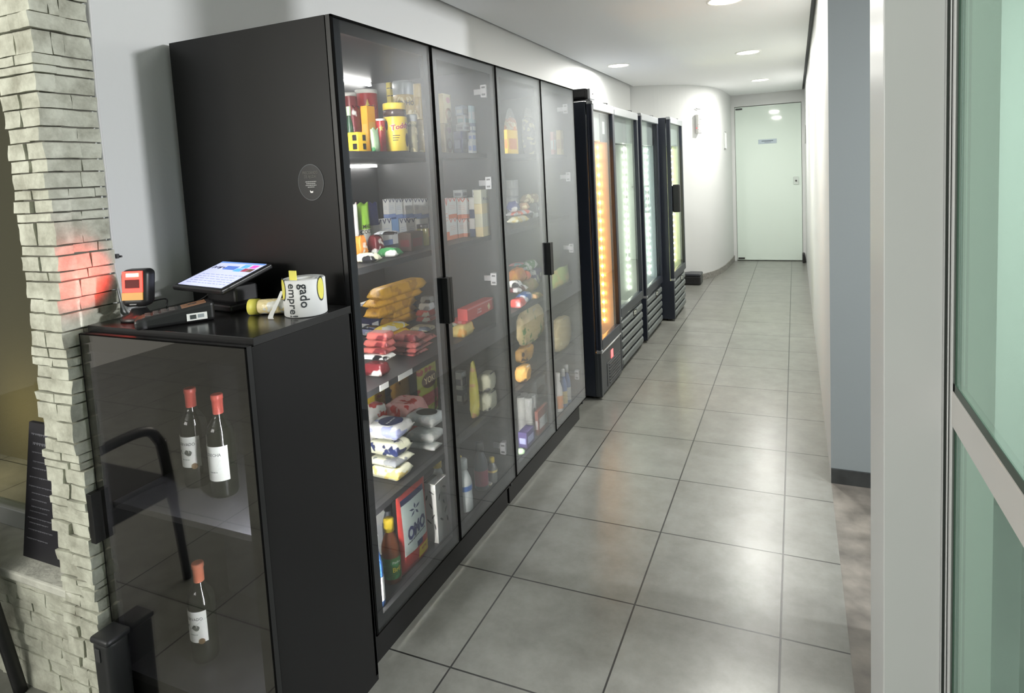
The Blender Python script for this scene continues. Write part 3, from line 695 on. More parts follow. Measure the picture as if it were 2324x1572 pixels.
# ------------------------------------------------------------------ fridges
NAVY = mat('fridge_black', (.024, .029, .042), .36)
FDOOR = mat('fridge_door_frame', (.020, .024, .036), .30)
FCAP = mat('fridge_header', (.36, .38, .40), .35)
FGRL = mat('fridge_grille', (.13, .145, .145), .42)
FG = pane('fridge_pane', (.93, .95, .95), .03, .45, 3.0)
LWARM = emit('fridge_led_warm', (1.0, .42, .08), 70)
LCOOL = emit('fridge_led_cool', (.93, 1.0, .82), 46)
LYEL = emit('fridge_led_yellow', (1.0, .93, .38), 75)
def fridge(y0, y1, x, h, base, label, liner, led, style, col):
    """glass-door cooler facing +x"""
    yc = (y0 + y1) / 2; wd = y1 - y0; hw = wd / 2
    t = thing('drinks_fridge', label, 'fridge', (x, yc, 0), 0, 'upright glass-door fridges in a row')
    P = lambda n, b, m, p=None: obj(n, b, m, p or t)
    D = .60
    b = bm_()
    box(b, -D, -.045, -hw, -hw + .03, .02, h - .01, 0, .004); box(b, -D, -.045, hw - .03, hw, .02, h - .01, 0, .004)
    box(b, -D, -D + .03, -hw + .03, hw - .03, .02, h - .01); box(b, -D, -.045, -hw + .03, hw - .03, h - .06, h - .01); box(b, -D, -.06, -hw + .03, hw - .03, .02, base)
    P('body', b, NAVY)
    lm = mat('fridge_liner_' + col, liner, .16, spec=.5)  # white liner tinted to the colour of the light inside
    b = bm_()
    zt = 1.80
    box(b, -D + .03, -.05, -hw + .03, -hw + .036, base, zt); box(b, -D + .03, -.05, hw - .036, hw - .03, base, zt); box(b, -D + .03, -D + .036, -hw + .036, hw - .036, base, zt); box(b, -D + .03, -.05, -hw + .036, hw - .036, base, base + .012)
    P('liner', b, lm)
    b = bm_(); box(b, -.10, -.052, -hw + .03, hw - .03, zt, h - .06); cp = P('canopy', b, mat('fridge_canopy', (.40, .43, .43), .4))
    if style == 1:
        b = bm_(); box(b, -.0525, -.0485, hw - .22, hw - .03, zt - .01, h - .07); box(b, -.0490, -.0475, hw - .16, hw - .10, zt + .05, zt + .14, 1); obj('control_panel', b, [mat('panel_grey', (.13, .14, .15), .4), mat('panel_plate', (.62, .64, .64), .4)], cp)
    # two upright LED strips with beads, on the far and near inner walls
    for s, nb in ((1, 20), (-1, 20)):
        b = bm_(); yy = s * (hw - .037)
        box(b, -.13, -.115, yy - .004, yy, base + .10, zt - .005) if s > 0 else box(b, -.13, -.115, yy, yy + .004, base + .10, zt - .005)
        for k in range(nb):
            zc = base + .13 + (zt - base - .17) * k / (nb - 1)
            lathe(b, [(0, -.009), (.007, -.006), (.010, 0), (.007, .006), (0, .009)], 10, (-.1225, yy - s * .010, zc), [1] * 4)
        P('led_strip', b, [mat('strip_white', (.6, .6, .58), .4), led])
    # door
    f0, f1, ft, fb = .040, .045, .06, .075
    zb = base + .03; dz1 = h - .005
    b = bm_()
    for (ya, yb, za, zz_) in ((-hw, -hw + f0, zb, dz1), (hw - f1, hw, zb, dz1), (-hw + f0, hw - f1, zb, zb + fb)):
        box(b, -.040, 0, ya, yb, za, zz_, 0, .006, 3)
    dr = P('door', b, FDOOR)
    b = bm_(); box(b, -.038, .002, -hw + f0 - .004, hw - .004, dz1 - ft, dz1, 0, .004); obj('header', b, FCAP, dr)
    b = bm_(); box(b, -.022, -.016, -hw + f0, hw - f1, zb + fb, dz1 - ft); obj('glass_pane', b, FG, dr)
    for zz_ in (zb + .004, dz1 - .012):
        b = bm_(); box(b, -.035, .006, -hw - .002, -hw + .03, zz_ - .014, zz_ + .008, 0, .003); obj('hinge', b, mat('hinge_steel', (.45, .46, .47), .3, metal=.6), dr)
    if style == 4:
        b = bm_(); box(b, 0, .075, -hw + .02, -hw + .10, 1.12, 1.40, 0, .012); obj('handle', b, mat('handle_black', (.008, .008, .008), .45), dr)
    # base
    b = bm_(); box(b, -.055, -.003, -hw, -hw + .03, .02, base + .02, 0, .004)
    if style == 1:
        box(b, -.05, -.012, -hw + .03, hw, .02, base, 0, .005); bs = P('base_panel', b, mat('fridge_base', (.045, .05, .055), .4))
        b = bm_()
        for k in range(7): box(b, -.014, -.004, hw - .36 + .012 * k * 0, hw - .06, .05 + k * .022, .062 + k * .022, 0, .003)
        obj('louvers', b, mat('louver_dark', (.02, .022, .025), .4), bs)
        b = bm_(); box(b, -.0125, -.0085, hw - .40, hw - .04, .04, .21, 0, .002); obj('louver_recess', b, mat('louver_recess', (.07, .075, .08), .5), bs)
        b = bm_(); box(b, -.0130, -.0095, -.005, .055, .215, .275, 0, .002); obj('red_display', b, emit('display_red', (1.0, .12, .12), 1.6), bs)
        b = bm_(); tube(b, [(-.010, -hw + .02, base + .012), (-.004, hw * .2, base + .02), (-.004, hw - .03, base + .026)], .007, 8); obj('door_bumper', b, mat('bumper', (.45, .46, .46), .3), bs)
    else:
        box(b, -.05, -.020, -hw + .03, hw - .01, .02, base + .012); bs = P('base_panel', b, FDOOR)
        n_ = 5; hh = (base - .03) / n_
        for k in range(n_):
            b = bm_(); z0 = .035 + k * hh
            box(b, -.024, .0, -hw + .045, hw - .05, z0 + .008, z0 + hh - .010, 0, .014, 3); obj('louver', b, FGRL, bs)
        b = bm_(); yb = .06
        prism(b, [(yb - .05, base - .045), (yb + .05, base - .055), (yb + .055, base + .0), (yb - .045, base + .01)], lambda a, c, q: (q, a, c), .0, .003, 1)
        prism(b, [(yb - .033, base - .032), (yb + .033, base - .04), (yb + .036, base - .010), (yb - .03, base - .002)], lambda a, c, q: (q, a, c), .002, .004, 0)
        prism(b, [(yb - .010, base - .030), (yb + .012, base - .033), (yb + .014, base - .014), (yb - .008, base - .010)], lambda a, c, q: (q, a, c), .003, .005, 1); obj('badge', b, [mat('badge_white', (.66, .70, .64), .4), mat('badge_black', (.02, .02, .02), .4)], bs)
    b = bm_(); tube(b, spline([(-.05, -hw * .2, h - .006), (-.03, hw * .3, h + .004), (-.03, hw * .75, h + .012), (-.05, hw * .8, h - .004)], 5), .004, 6); obj('wire', b, BP, t)
    for s1 in (-1, 1):
        for s2 in (-.08, -D + .06):
            b = bm_(); lathe(b, [(0, 0), (.018, 0), (.020, .006), (.012, .022), (0, .022)], 12, (s2, s1 * (hw - .05), 0)); obj('foot', b, BP, t)
    return t
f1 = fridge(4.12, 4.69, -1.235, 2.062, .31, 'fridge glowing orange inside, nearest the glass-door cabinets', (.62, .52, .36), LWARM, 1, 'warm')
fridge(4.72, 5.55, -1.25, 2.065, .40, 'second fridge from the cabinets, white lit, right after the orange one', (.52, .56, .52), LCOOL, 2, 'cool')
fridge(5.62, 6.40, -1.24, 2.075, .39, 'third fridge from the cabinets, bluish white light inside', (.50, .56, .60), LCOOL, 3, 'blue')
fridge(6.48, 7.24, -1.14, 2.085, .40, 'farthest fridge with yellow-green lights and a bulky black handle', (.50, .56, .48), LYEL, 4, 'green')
b = bm_(); box(b, -1.42, -1.262, 4.125, 4.235, 2.0635, 2.140, 0, .02, 3); o = tag(obj('control_box', b, BP), 'small black control box on top of the orange-lit fridge', 'control box')
b = bm_(); box(b, -1.263, -1.245, 4.13, 4.245, 2.0655, 2.135, 0, .004); lathe(b, [(0, 0), (.008, 0), (.008, .006), (0, .006)], 10, (-1.248, 4.19, 2.10), [1] * 3); obj('face_plate', b, [mat('control_plate', (.40, .41, .43), .4), mat('control_dot', (.2, .2, .2), .4)], o)
# goods left in the white fridges
b = bm_(); lathe(b, [(0, 0), (.032, 0), (.034, .01), (.034, .15), (.020, .19), (.013, .21), (0, .21)], 20); t = thing('drink_bottle', 'red drink bottle at the bottom of the second fridge', 'bottle', (-1.42, 5.18, .4128)); obj('bottle', b, mat('drink_red', (.45, .08, .06), .25), t)
b = bm_(); lathe(b, [(0, .208), (.015, .208), (.015, .235), (0, .235)], 16); obj('cap', b, mat('drink_cap', (.3, .05, .05), .4), t)
t = thing('drink_bottle', 'dark green drink bottle beside the red one, second fridge', 'bottle', (-1.44, 5.28, .4128))
b = bm_(); lathe(b, [(0, 0), (.028, 0), (.030, .01), (.030, .12), (.016, .17), (.012, .20), (0, .20)], 20); obj('bottle', b, mat('drink_green', (.05, .16, .08), .25), t)
b = bm_(); lathe(b, [(0, .198), (.013, .198), (.013, .215), (0, .215)], 16); obj('cap', b, mat('drink_cap_dark', (.05, .05, .05), .4), t)
# low black box on the floor past the last fridge
t = thing('floor_box', 'low black box with rounded lid on the floor past the farthest fridge', 'box', (-1.27, 8.62, 0))
b = bm_(); box(b, -.115, .115, -.12, .12, 0, .12, 0, .02, 3); obj('body', b, BP, t)
b = bm_(); box(b, -.118, .118, -.124, .124, .112, .15, 0, .016, 3); obj('lid', b, mat('box_lid', (.022, .024, .03), .35), t)

# ------------------------------------------------------------------ wall fittings
t = thing('emergency_light', 'white ribbed emergency light with a red indicator on the curved end wall', 'emergency light', (-1.195, 8.872, 2.13), math.radians(-60))
# local +x runs along the wall, -y faces the corridor
t.rotation_euler = (0, 0, math.radians(50))
b = bm_(); box(b, -.035, .035, -.045, .0, -.13, .125, 0, .006); bd = obj('housing', b, mat('fitting_white', (.68, .68, .66), .45), t)
b = bm_()
for k in range(11): box(b, -.033, .033, -.056, -.044, -.122 + k * .0225, -.108 + k * .0225, 0, .003)
obj('ribbed_cover', b, mat('fitting_bright', (.90, .90, .86), .3), bd)
b = bm_(); box(b, -.043, -.034, -.034, -.022, -.065, -.05); obj('red_indicator', b, emit('indicator_red', (1, .10, .12), .7), bd)
b = bm_(); tube(b, [(-.03, -.012, .205), (.0, -.010, .198), (.03, -.012, .195), (.04, -.02, .193)], .006, 6); obj('lead', b, mat('lead_grey', (.30, .31, .30), .5), t)
t = thing('wall_plate', 'slim pale rounded plate on the wall beside the end door', 'wall plate', (-.957, 9.93, 1.92), math.radians(83))
b = bm_(); box(b, -.05, .05, -.012, .0, -.13, .13, 0, .018, 3); bp_ = obj('frame', b, mat('plate_grey', (.42, .44, .43), .4), t)
b = bm_(); box(b, -.040, .040, -.014, -.010, -.118, .118, 0, .014, 3); obj('face', b, mat('plate_pale', (.66, .69, .67), .4), bp_)
t = thing('wall_plate', 'thin grey plate on the right-hand corridor wall near the end door', 'wall plate', (.147, 9.9, 1.93), math.radians(-90))
b = bm_(); box(b, -.05, .05, -.016, 0, -.125, .125, 0, .004); bp_ = obj('frame', b, mat('plate_dark', (.20, .21, .20), .5), t)
b = bm_(); box(b, -.04, .04, -.019, -.014, -.112, .112, 0, .003); obj('face', b, mat('plate_mid', (.40, .42, .40), .5), bp_)

# kind, name, label, category, group, base point, size (depth, width, height), inks, extras
ITEMS=[
('can', 'cocoa_tin', 'dull red tin with white lid tucked behind the frame, top shelf', 'tin', 'groceries on the top shelf behind the nearest glass door', (-1.62, 2.083, 1.697), (0.058, 0.058, 0.253), ['red2', 'white'], {}),
('can', 'cocoa_tin', 'large bright red tin with white lid and yellow star, top shelf', 'tin', 'groceries on the top shelf behind the nearest glass door', (-1.6, 2.167, 1.697), (0.09, 0.09, 0.27), ['red', 'white'], {'text': 'NESCAU', 'tcol': 'navy', 'star': 'yellow'}),
('box', 'tablet_box', 'tall yellow box with dark lines standing over the yellow-lidded jar', 'box', 'groceries on the top shelf behind the nearest glass door', (-1.732, 2.539, 1.697), (0.025, 0.043, 0.351), ['yellow', 'ink'], {'rows': 4}),
('jar', 'milk_powder_tin', 'tall tin with clear plastic lid and gold label, top shelf', 'tin', 'groceries on the top shelf behind the nearest glass door', (-1.62, 2.472, 1.697), (0.097, 0.097, 0.339), ['gold', 'glassy'], {'text': 'NINHO', 'tcol': 'ink'}),
('jar', 'milk_powder_tin', 'gold tin half behind the tall clear-lidded tin, top shelf', 'tin', 'groceries on the top shelf behind the nearest glass door', (-1.5, 2.398, 1.697), (0.036, 0.036, 0.308), ['gold2', 'gold'], {}),
('bottle', 'sauce_bottle', 'slim dark green bottle with pale cap at the near end, top shelf', 'bottle', 'groceries on the top shelf behind the nearest glass door', (-1.46, 1.867, 1.697), (0.029, 0.029, 0.168), ['dgreen', 'paleg'], {}),
('pouch', 'coffee_pack', 'shiny maroon foil pack above the yellow box, top shelf', 'pack', 'groceries on the top shelf behind the nearest glass door', (-1.448, 1.893, 1.697), (0.016, 0.043, 0.17), ['maroon', 'white'], {}),
('box', 'soup_box', 'orange-yellow box standing upright under the large red tin', 'box', 'groceries on the top shelf behind the nearest glass door', (-1.435, 1.946, 1.697), (0.03, 0.049, 0.173), ['amber', 'amber2'], {}),
('box', 'stock_cube_box', 'yellow stock box with two printed squares, front of top shelf', 'box', 'groceries on the top shelf behind the nearest glass door', (-1.371, 1.789, 1.697), (0.043, 0.048, 0.067), ['yellow2', 'ink'], {'squares': True}),
('pouch', 'seasoning_pouch', 'pale green pouch beside the yellow stock box, top shelf', 'pouch', 'groceries on the top shelf behind the nearest glass door', (-1.363, 1.879, 1.697), (0.025, 0.045, 0.084), ['paleg', 'green'], {}),
('can', 'cocoa_tin', 'small red tin with white lid between pouch and jar, top shelf', 'tin', 'groceries on the top shelf behind the nearest glass door', (-1.4, 1.971, 1.697), (0.035, 0.035, 0.126), ['red', 'white'], {'star': 'yellow'}),
('toddy', 'chocolate_jar', 'yellow jar with yellow lid and dark brown neck, top shelf', 'jar', 'groceries on the top shelf behind the nearest glass door', (-1.38, 2.037, 1.697), (0.093, 0.093, 0.185), ['yellow3', 'brown'], {'text': 'Toddy', 'tcol': 'red'}),
('jar', 'milk_powder_tin', 'small grey-gold tin in front beside the yellow jar, top shelf', 'tin', 'groceries on the top shelf behind the nearest glass door', (-1.35, 2.103, 1.697), (0.045, 0.045, 0.145), ['gold3', 'glassy'], {'text': 'NINHO', 'tcol': 'ink'}),
('jar', 'milk_powder_tin', 'pale gold tin at the far end behind small grey-gold tin', 'tin', 'groceries on the top shelf behind the nearest glass door', (-1.42, 2.276, 1.697), (0.04, 0.04, 0.142), ['gold', 'gold2'], {}),
('box', 'cake_mix_box', 'lower cream cake mix box with bread picture, top shelf', 'box', 'boxes on the top shelf behind the second glass door', (-1.485, 2.597, 1.697), (0.03, 0.07, 0.144), ['cream', 'tan'], {'pict': True}),
('box', 'cake_mix_box', 'upper cream cake mix box stacked on its twin, top shelf', 'box', 'boxes on the top shelf behind the second glass door', (-1.475, 2.585, 1.841), (0.03, 0.073, 0.134), ['cream', 'tan'], {'pict': True}),
('box', 'dessert_box', 'dark blue box at the bottom of the small box stack', 'box', 'boxes on the top shelf behind the second glass door', (-1.41, 2.6, 1.697), (0.04, 0.066, 0.104), ['navy2', 'lav'], {}),
('box', 'dessert_box', 'lower white and blue box beside the dark blue box', 'box', 'boxes on the top shelf behind the second glass door', (-1.351, 2.599, 1.697), (0.022, 0.045, 0.056), ['white2', 'blue2'], {}),
('box', 'dessert_box', 'middle white and blue box beside the dark blue box', 'box', 'boxes on the top shelf behind the second glass door', (-1.351, 2.603, 1.753), (0.022, 0.041, 0.04), ['white2', 'blue2'], {}),
('box', 'dessert_box', 'plain white box lying on the dark blue box', 'box', 'boxes on the top shelf behind the second glass door', (-1.39, 2.59, 1.801), (0.04, 0.061, 0.03), ['white2', 'grey'], {}),
('box', 'dessert_box', 'small blue-grey box beside the plain white box', 'box', 'boxes on the top shelf behind the second glass door', (-1.347, 2.608, 1.793), (0.013, 0.04, 0.042), ['bluegrey', 'white2'], {}),
('box', 'dessert_box', 'pale box with teal print on the plain white box', 'box', 'boxes on the top shelf behind the second glass door', (-1.39, 2.598, 1.831), (0.04, 0.053, 0.041), ['white2', 'teal'], {}),
('box', 'dessert_box', 'grey box with white print, topmost of the small box stack', 'box', 'boxes on the top shelf behind the second glass door', (-1.4, 2.606, 1.872), (0.04, 0.049, 0.045), ['bluegrey', 'white2'], {}),
('box', 'dessert_box', 'pale teal box beside the topmost grey box', 'box', 'boxes on the top shelf behind the second glass door', (-1.348, 2.607, 1.835), (0.016, 0.044, 0.078), ['teal2', 'white2'], {}),
('clearbag', 'snack_bag', 'crinkled clear bag with orange snacks, top shelf of third door', 'bag', 'goods on the top shelf behind the third and fourth doors', (-1.55, 3.488, 1.697), (0.1, 0.046, 0.284), ['orange', 'clear'], {}),
('clearbag', 'snack_bag', 'crinkled clear bag with grey snacks beside the orange one', 'bag', 'goods on the top shelf behind the third and fourth doors', (-1.52, 3.699, 1.697), (0.1, 0.075, 0.297), ['greyb', 'clear'], {}),
('box', 'snack_packet', 'orange-yellow packet standing against the clear snack bags, upper', 'packet', 'goods on the top shelf behind the third and fourth doors', (-1.39, 3.128, 1.697), (0.02, 0.14, 0.13), ['yellow2', 'orange'], {}),
('box', 'snack_packet', 'yellow packet seen through the fourth door, top shelf', 'packet', 'goods on the top shelf behind the third and fourth doors', (-1.325, 3.72, 1.697), (0.03, 0.053, 0.149), ['yellow4', 'tan'], {}),
('box', 'snack_packet', 'pinkish packet beside the yellow packet, fourth door', 'packet', 'goods on the top shelf behind the third and fourth doors', (-1.37, 3.723, 1.697), (0.02, 0.048, 0.142), ['pink', 'white2'], {}),
('pouch', 'coconut_pouch', 'bright lime green and white pouch leaning on second shelf', 'pouch', 'groceries on the second shelf behind the nearest glass door', (-1.495, 1.953, 1.318), (0.03, 0.07, 0.197), ['lime', 'white'], {'text': 'MAIS\nCOCO', 'tcol': 'ink', 'split': True}),
('pouch', 'coconut_pouch', 'white pouch with red mark beside the lime green pouch', 'pouch', 'groceries on the second shelf behind the nearest glass door', (-1.443, 1.834, 1.318), (0.005, 0.04, 0.202), ['white', 'red3'], {}),
('pouch', 'coconut_pouch', 'dark blue pouch with white shield standing behind lime pouch', 'pouch', 'groceries on the second shelf behind the nearest glass door', (-1.615, 2.18, 1.318), (0.03, 0.056, 0.188), ['navy2', 'white'], {'split': True}),
('carton', 'cream_carton', 'small white and blue cream carton, first of the lower row', 'carton', 'white and blue cartons on the second shelf', (-1.615, 2.25, 1.318), (0.03, 0.07, 0.115), ['white', 'blue2'], {'vmark': 'navy'}),
('carton', 'cream_carton', 'small white and blue cream carton, second of the lower row', 'carton', 'white and blue cartons on the second shelf', (-1.615, 2.375, 1.318), (0.03, 0.065, 0.104), ['white', 'blue2'], {'vmark': 'navy'}),
('carton', 'cream_carton', 'small white and blue cream carton, third of the lower row', 'carton', 'white and blue cartons on the second shelf', (-1.615, 2.436, 1.318), (0.03, 0.072, 0.099), ['white', 'blue2'], {'vmark': 'navy'}),
('carton', 'cream_carton', 'small all-blue carton in the lower row of cream cartons', 'carton', 'white and blue cartons on the second shelf', (-1.615, 2.312, 1.318), (0.03, 0.053, 0.108), ['blue3', 'white'], {}),
('carton', 'cream_carton', 'white carton with orange-red top at the end of the lower row', 'carton', 'white and blue cartons on the second shelf', (-1.62, 2.548, 1.318), (0.04, 0.075, 0.091), ['white', 'coral'], {}),
('carton', 'cream_carton', 'small white and blue cream carton, first of the upper row', 'carton', 'white and blue cartons on the second shelf', (-1.615, 2.295, 1.433), (0.03, 0.052, 0.082), ['white', 'blue2'], {'vmark': 'navy'}),
('carton', 'cream_carton', 'small white and blue cream carton, second of the upper row', 'carton', 'white and blue cartons on the second shelf', (-1.615, 2.348, 1.426), (0.03, 0.054, 0.086), ['white', 'blue2'], {'vmark': 'navy'}),
('carton', 'cream_carton', 'small white and blue cream carton, third of the upper row', 'carton', 'white and blue cartons on the second shelf', (-1.615, 2.424, 1.422), (0.03, 0.064, 0.086), ['white', 'blue2'], {'vmark': 'navy'}),
('carton', 'cream_carton', 'small white and blue cream carton, fourth of the upper row', 'carton', 'white and blue cartons on the second shelf', (-1.615, 2.499, 1.417), (0.03, 0.064, 0.087), ['white', 'blue2'], {'vmark': 'navy'}),
('carton', 'cream_carton', 'small white and blue cream carton, fifth of the upper row', 'carton', 'white and blue cartons on the second shelf', (-1.615, 2.56, 1.409), (0.03, 0.066, 0.091), ['white', 'blue2'], {'vmark': 'navy'}),
('box', 'chocolate_box', 'dark brown box of chocolate bars at the front, second shelf', 'box', 'groceries on the second shelf behind the nearest glass door', (-1.39, 2.106, 1.318), (0.06, 0.092, 0.072), ['brown2', 'maroon'], {}),
('jar', 'olive_jar', 'squat jar of olives with black lid at the far end', 'jar', 'groceries on the second shelf behind the nearest glass door', (-1.42, 2.242, 1.318), (0.051, 0.051, 0.089), ['olive', 'ink'], {}),
('flat', 'sachet', 'orange sachet lying under the lime green pouch', 'sachet', 'groceries on the second shelf behind the nearest glass door', (-1.428, 1.835, 1.318), (0.041, 0.046, 0.087), ['orange', 'white'], {'fx': 1}),
('flat', 'sachet', 'dark red sachet lying between orange sachet and foil packs', 'sachet', 'groceries on the second shelf behind the nearest glass door', (-1.442, 1.946, 1.318), (0.048, 0.054, 0.076), ['maroon', 'white'], {'fx': 1}),
('flat', 'sachet', 'silver foil sachet with black print beside the brown chocolate box', 'sachet', 'groceries on the second shelf behind the nearest glass door', (-1.4, 1.964, 1.394), (0.087, 0.048, 0.014), ['silver', 'ink'], {'fx': 1}),
('flat', 'sachet', 'green and white packet lying at the front edge, second shelf', 'sachet', 'groceries on the second shelf behind the nearest glass door', (-1.357, 1.913, 1.318), (0.081, 0.058, 0.034), ['green', 'white'], {}),
('flat', 'sachet', 'upper cream white sachet in the pile at the near end', 'sachet', 'groceries on the second shelf behind the nearest glass door', (-1.549, 2.038, 1.318), (0.095, 0.065, 0.035), ['cream2', 'grey'], {}),
('flat', 'sachet', 'lower cream white sachet in the pile at the near end', 'sachet', 'groceries on the second shelf behind the nearest glass door', (-1.357, 1.782, 1.318), (0.081, 0.061, 0.032), ['cream2', 'ink'], {}),
('carton', 'milk_carton', 'white and orange carton, first of the bottom row', 'carton', 'cartons on the second shelf behind the second glass door', (-1.42, 2.467, 1.318), (0.04, 0.075, 0.094), ['white', 'coral2'], {'vmark': 'coral'}),
('carton', 'milk_carton', 'white and orange carton, second of the bottom row', 'carton', 'cartons on the second shelf behind the second glass door', (-1.42, 2.547, 1.318), (0.04, 0.075, 0.086), ['white', 'coral2'], {'vmark': 'coral'}),
('carton', 'milk_carton', 'white and orange carton, third of the bottom row', 'carton', 'cartons on the second shelf behind the second glass door', (-1.4, 2.597, 1.318), (0.04, 0.075, 0.082), ['white', 'coral2'], {'vmark': 'coral'}),
('carton', 'milk_carton', 'white carton with dark blue base, bottom row', 'carton', 'cartons on the second shelf behind the second glass door', (-1.355, 2.59, 1.318), (0.03, 0.062, 0.085), ['white', 'navy3'], {}),
('carton', 'milk_carton', 'tall cream carton at the far end, bottom row', 'carton', 'cartons on the second shelf behind the second glass door', (-1.32, 2.597, 1.318), (0.04, 0.075, 0.104), ['cream3', 'cream'], {}),
('carton', 'milk_carton', 'white and orange carton, first of the top row', 'carton', 'cartons on the second shelf behind the second glass door', (-1.42, 2.416, 1.318), (0.04, 0.034, 0.188), ['white', 'coral2'], {'vmark': 'coral'}),
('carton', 'milk_carton', 'white and orange carton, second of the top row', 'carton', 'cartons on the second shelf behind the second glass door', (-1.42, 2.471, 1.412), (0.04, 0.075, 0.091), ['white', 'coral2'], {'vmark': 'coral'}),
('carton', 'milk_carton', 'white and orange carton, third of the top row', 'carton', 'cartons on the second shelf behind the second glass door', (-1.42, 2.55, 1.404), (0.04, 0.075, 0.095), ['white', 'coral2'], {'vmark': 'coral'}),
('carton', 'milk_carton', 'white and orange carton, fourth of the top row', 'carton', 'cartons on the second shelf behind the second glass door', (-1.39, 2.584, 1.404), (0.04, 0.075, 0.092), ['white', 'coral2'], {'vmark': 'coral'}),
('carton', 'milk_carton', 'white carton with dark blue base, top row', 'carton', 'cartons on the second shelf behind the second glass door', (-1.355, 2.595, 1.403), (0.03, 0.057, 0.095), ['white', 'navy3'], {}),
('carton', 'milk_carton', 'tall cream carton with grey script, top of the far column', 'carton', 'cartons on the second shelf behind the second glass door', (-1.32, 2.597, 1.422), (0.04, 0.075, 0.109), ['cream3', 'cream'], {'text': 'Moça', 'tcol': 'grey'}),
('box', 'butter_box', 'white box lying across the top row of cartons', 'box', 'cartons on the second shelf behind the second glass door', (-1.425, 2.593, 1.499), (0.05, 0.049, 0.035), ['white2', 'grey'], {}),
('box', 'butter_box', 'small white box lying beside the tall cream carton', 'box', 'cartons on the second shelf behind the second glass door', (-1.349, 2.606, 1.498), (0.019, 0.043, 0.035), ['white2', 'grey'], {}),
('can', 'food_tin', 'grey tin at the bottom of the stack of three', 'tin', 'goods on the second shelf behind the third glass door', (-1.6, 3.574, 1.318), (0.076, 0.076, 0.137), ['greyb', 'grey'], {}),
('can', 'food_tin', 'grey tin in the middle of the stack of three', 'tin', 'goods on the second shelf behind the third glass door', (-1.6, 3.578, 1.455), (0.076, 0.076, 0.049), ['greyb', 'grey'], {}),
('can', 'food_tin', 'grey tin on top of the stack of three', 'tin', 'goods on the second shelf behind the third glass door', (-1.6, 3.578, 1.504), (0.076, 0.076, 0.052), ['greyb', 'white2'], {}),
('flat', 'sweet_bag', 'white and yellowish bag at the bottom of the sweets pile', 'bag', 'goods on the second shelf behind the third glass door', (-1.43, 3.26, 1.318), (0.066, 0.175, 0.04), ['cream2', 'yellow4'], {}),
('flat', 'sweet_bag', 'white and red bag in the middle of the sweets pile', 'bag', 'goods on the second shelf behind the third glass door', (-1.45, 3.321, 1.358), (0.066, 0.23, 0.026), ['white2', 'coral'], {}),
('flat', 'sweet_bag', 'blue and white bag at the front of the sweets pile', 'bag', 'goods on the second shelf behind the third glass door', (-1.45, 3.245, 1.384), (0.066, 0.052, 0.057), ['navy2', 'white'], {}),
('flat', 'sweet_bag', 'tan bag next to the blue and white sweets bag', 'bag', 'goods on the second shelf behind the third glass door', (-1.446, 3.385, 1.384), (0.056, 0.055, 0.041), ['tan', 'cream'], {}),
('flat', 'sweet_bag', 'dark grey shiny bag at the far side of the pile', 'bag', 'goods on the second shelf behind the third glass door', (-1.47, 3.609, 1.318), (0.066, 0.082, 0.088), ['slate', 'white2'], {}),
('flat', 'sweet_bag', 'tan shiny bag on top of the sweets pile', 'bag', 'goods on the second shelf behind the third glass door', (-1.51, 3.647, 1.406), (0.066, 0.179, 0.059), ['tan2', 'cream'], {}),
('flat', 'biscuit_pack', 'yellow biscuit pack, bottom of the tall yellow stack', 'biscuit pack', 'biscuit packs on the third shelf behind the nearest glass door', (-1.765, 2.529, 0.905), (0.077, 0.211, 0.04), ['biscuit', 'tan3'], {'boxy': True}),
('flat', 'biscuit_pack', 'yellow biscuit pack, second of the tall yellow stack', 'biscuit pack', 'biscuit packs on the third shelf behind the nearest glass door', (-1.765, 2.529, 0.945), (0.077, 0.212, 0.032), ['biscuit', 'tan3'], {'boxy': True}),
('flat', 'biscuit_pack', 'yellow biscuit pack, third of the tall yellow stack', 'biscuit pack', 'biscuit packs on the third shelf behind the nearest glass door', (-1.755, 2.457, 0.977), (0.077, 0.356, 0.05), ['biscuit', 'tan3'], {'boxy': True}),
('flat', 'biscuit_pack', 'yellow biscuit pack, fourth of the tall yellow stack', 'biscuit pack', 'biscuit packs on the third shelf behind the nearest glass door', (-1.735, 2.454, 1.027), (0.077, 0.362, 0.038), ['biscuit', 'tan3'], {'boxy': True}),
('flat', 'biscuit_pack', 'topmost yellow biscuit pack of the tall yellow stack', 'biscuit pack', 'biscuit packs on the third shelf behind the nearest glass door', (-1.705, 2.449, 1.065), (0.077, 0.373, 0.053), ['biscuit', 'tan3'], {'boxy': True}),
('box', 'biscuit_box', 'dark blue box under the grey-bordered white box, third shelf', 'box', 'biscuit packs on the third shelf behind the nearest glass door', (-1.81, 2.358, 0.905), (0.06, 0.068, 0.066), ['navy', 'white'], {}),
('box', 'biscuit_box', 'white box with grey border on the dark blue box', 'box', 'biscuit packs on the third shelf behind the nearest glass door', (-1.81, 2.361, 1.027), (0.06, 0.071, 0.014), ['white', 'lav'], {}),
('flat', 'biscuit_pack', 'lower red and white biscuit pack beside the yellow stack', 'biscuit pack', 'biscuit packs on the third shelf behind the nearest glass door', (-1.655, 2.594, 0.905), (0.077, 0.07, 0.023), ['red3', 'white'], {'boxy': True}),
('flat', 'biscuit_pack', 'upper red and white biscuit pack beside the yellow stack', 'biscuit pack', 'biscuit packs on the third shelf behind the nearest glass door', (-1.657, 2.599, 0.928), (0.077, 0.066, 0.031), ['red3', 'white'], {'boxy': True}),
('flat', 'biscuit_pack', 'white biscuit pack on the red and white packs', 'biscuit pack', 'biscuit packs on the third shelf behind the nearest glass door', (-1.65, 2.599, 0.959), (0.065, 0.057, 0.034), ['white', 'grey'], {'boxy': True}),
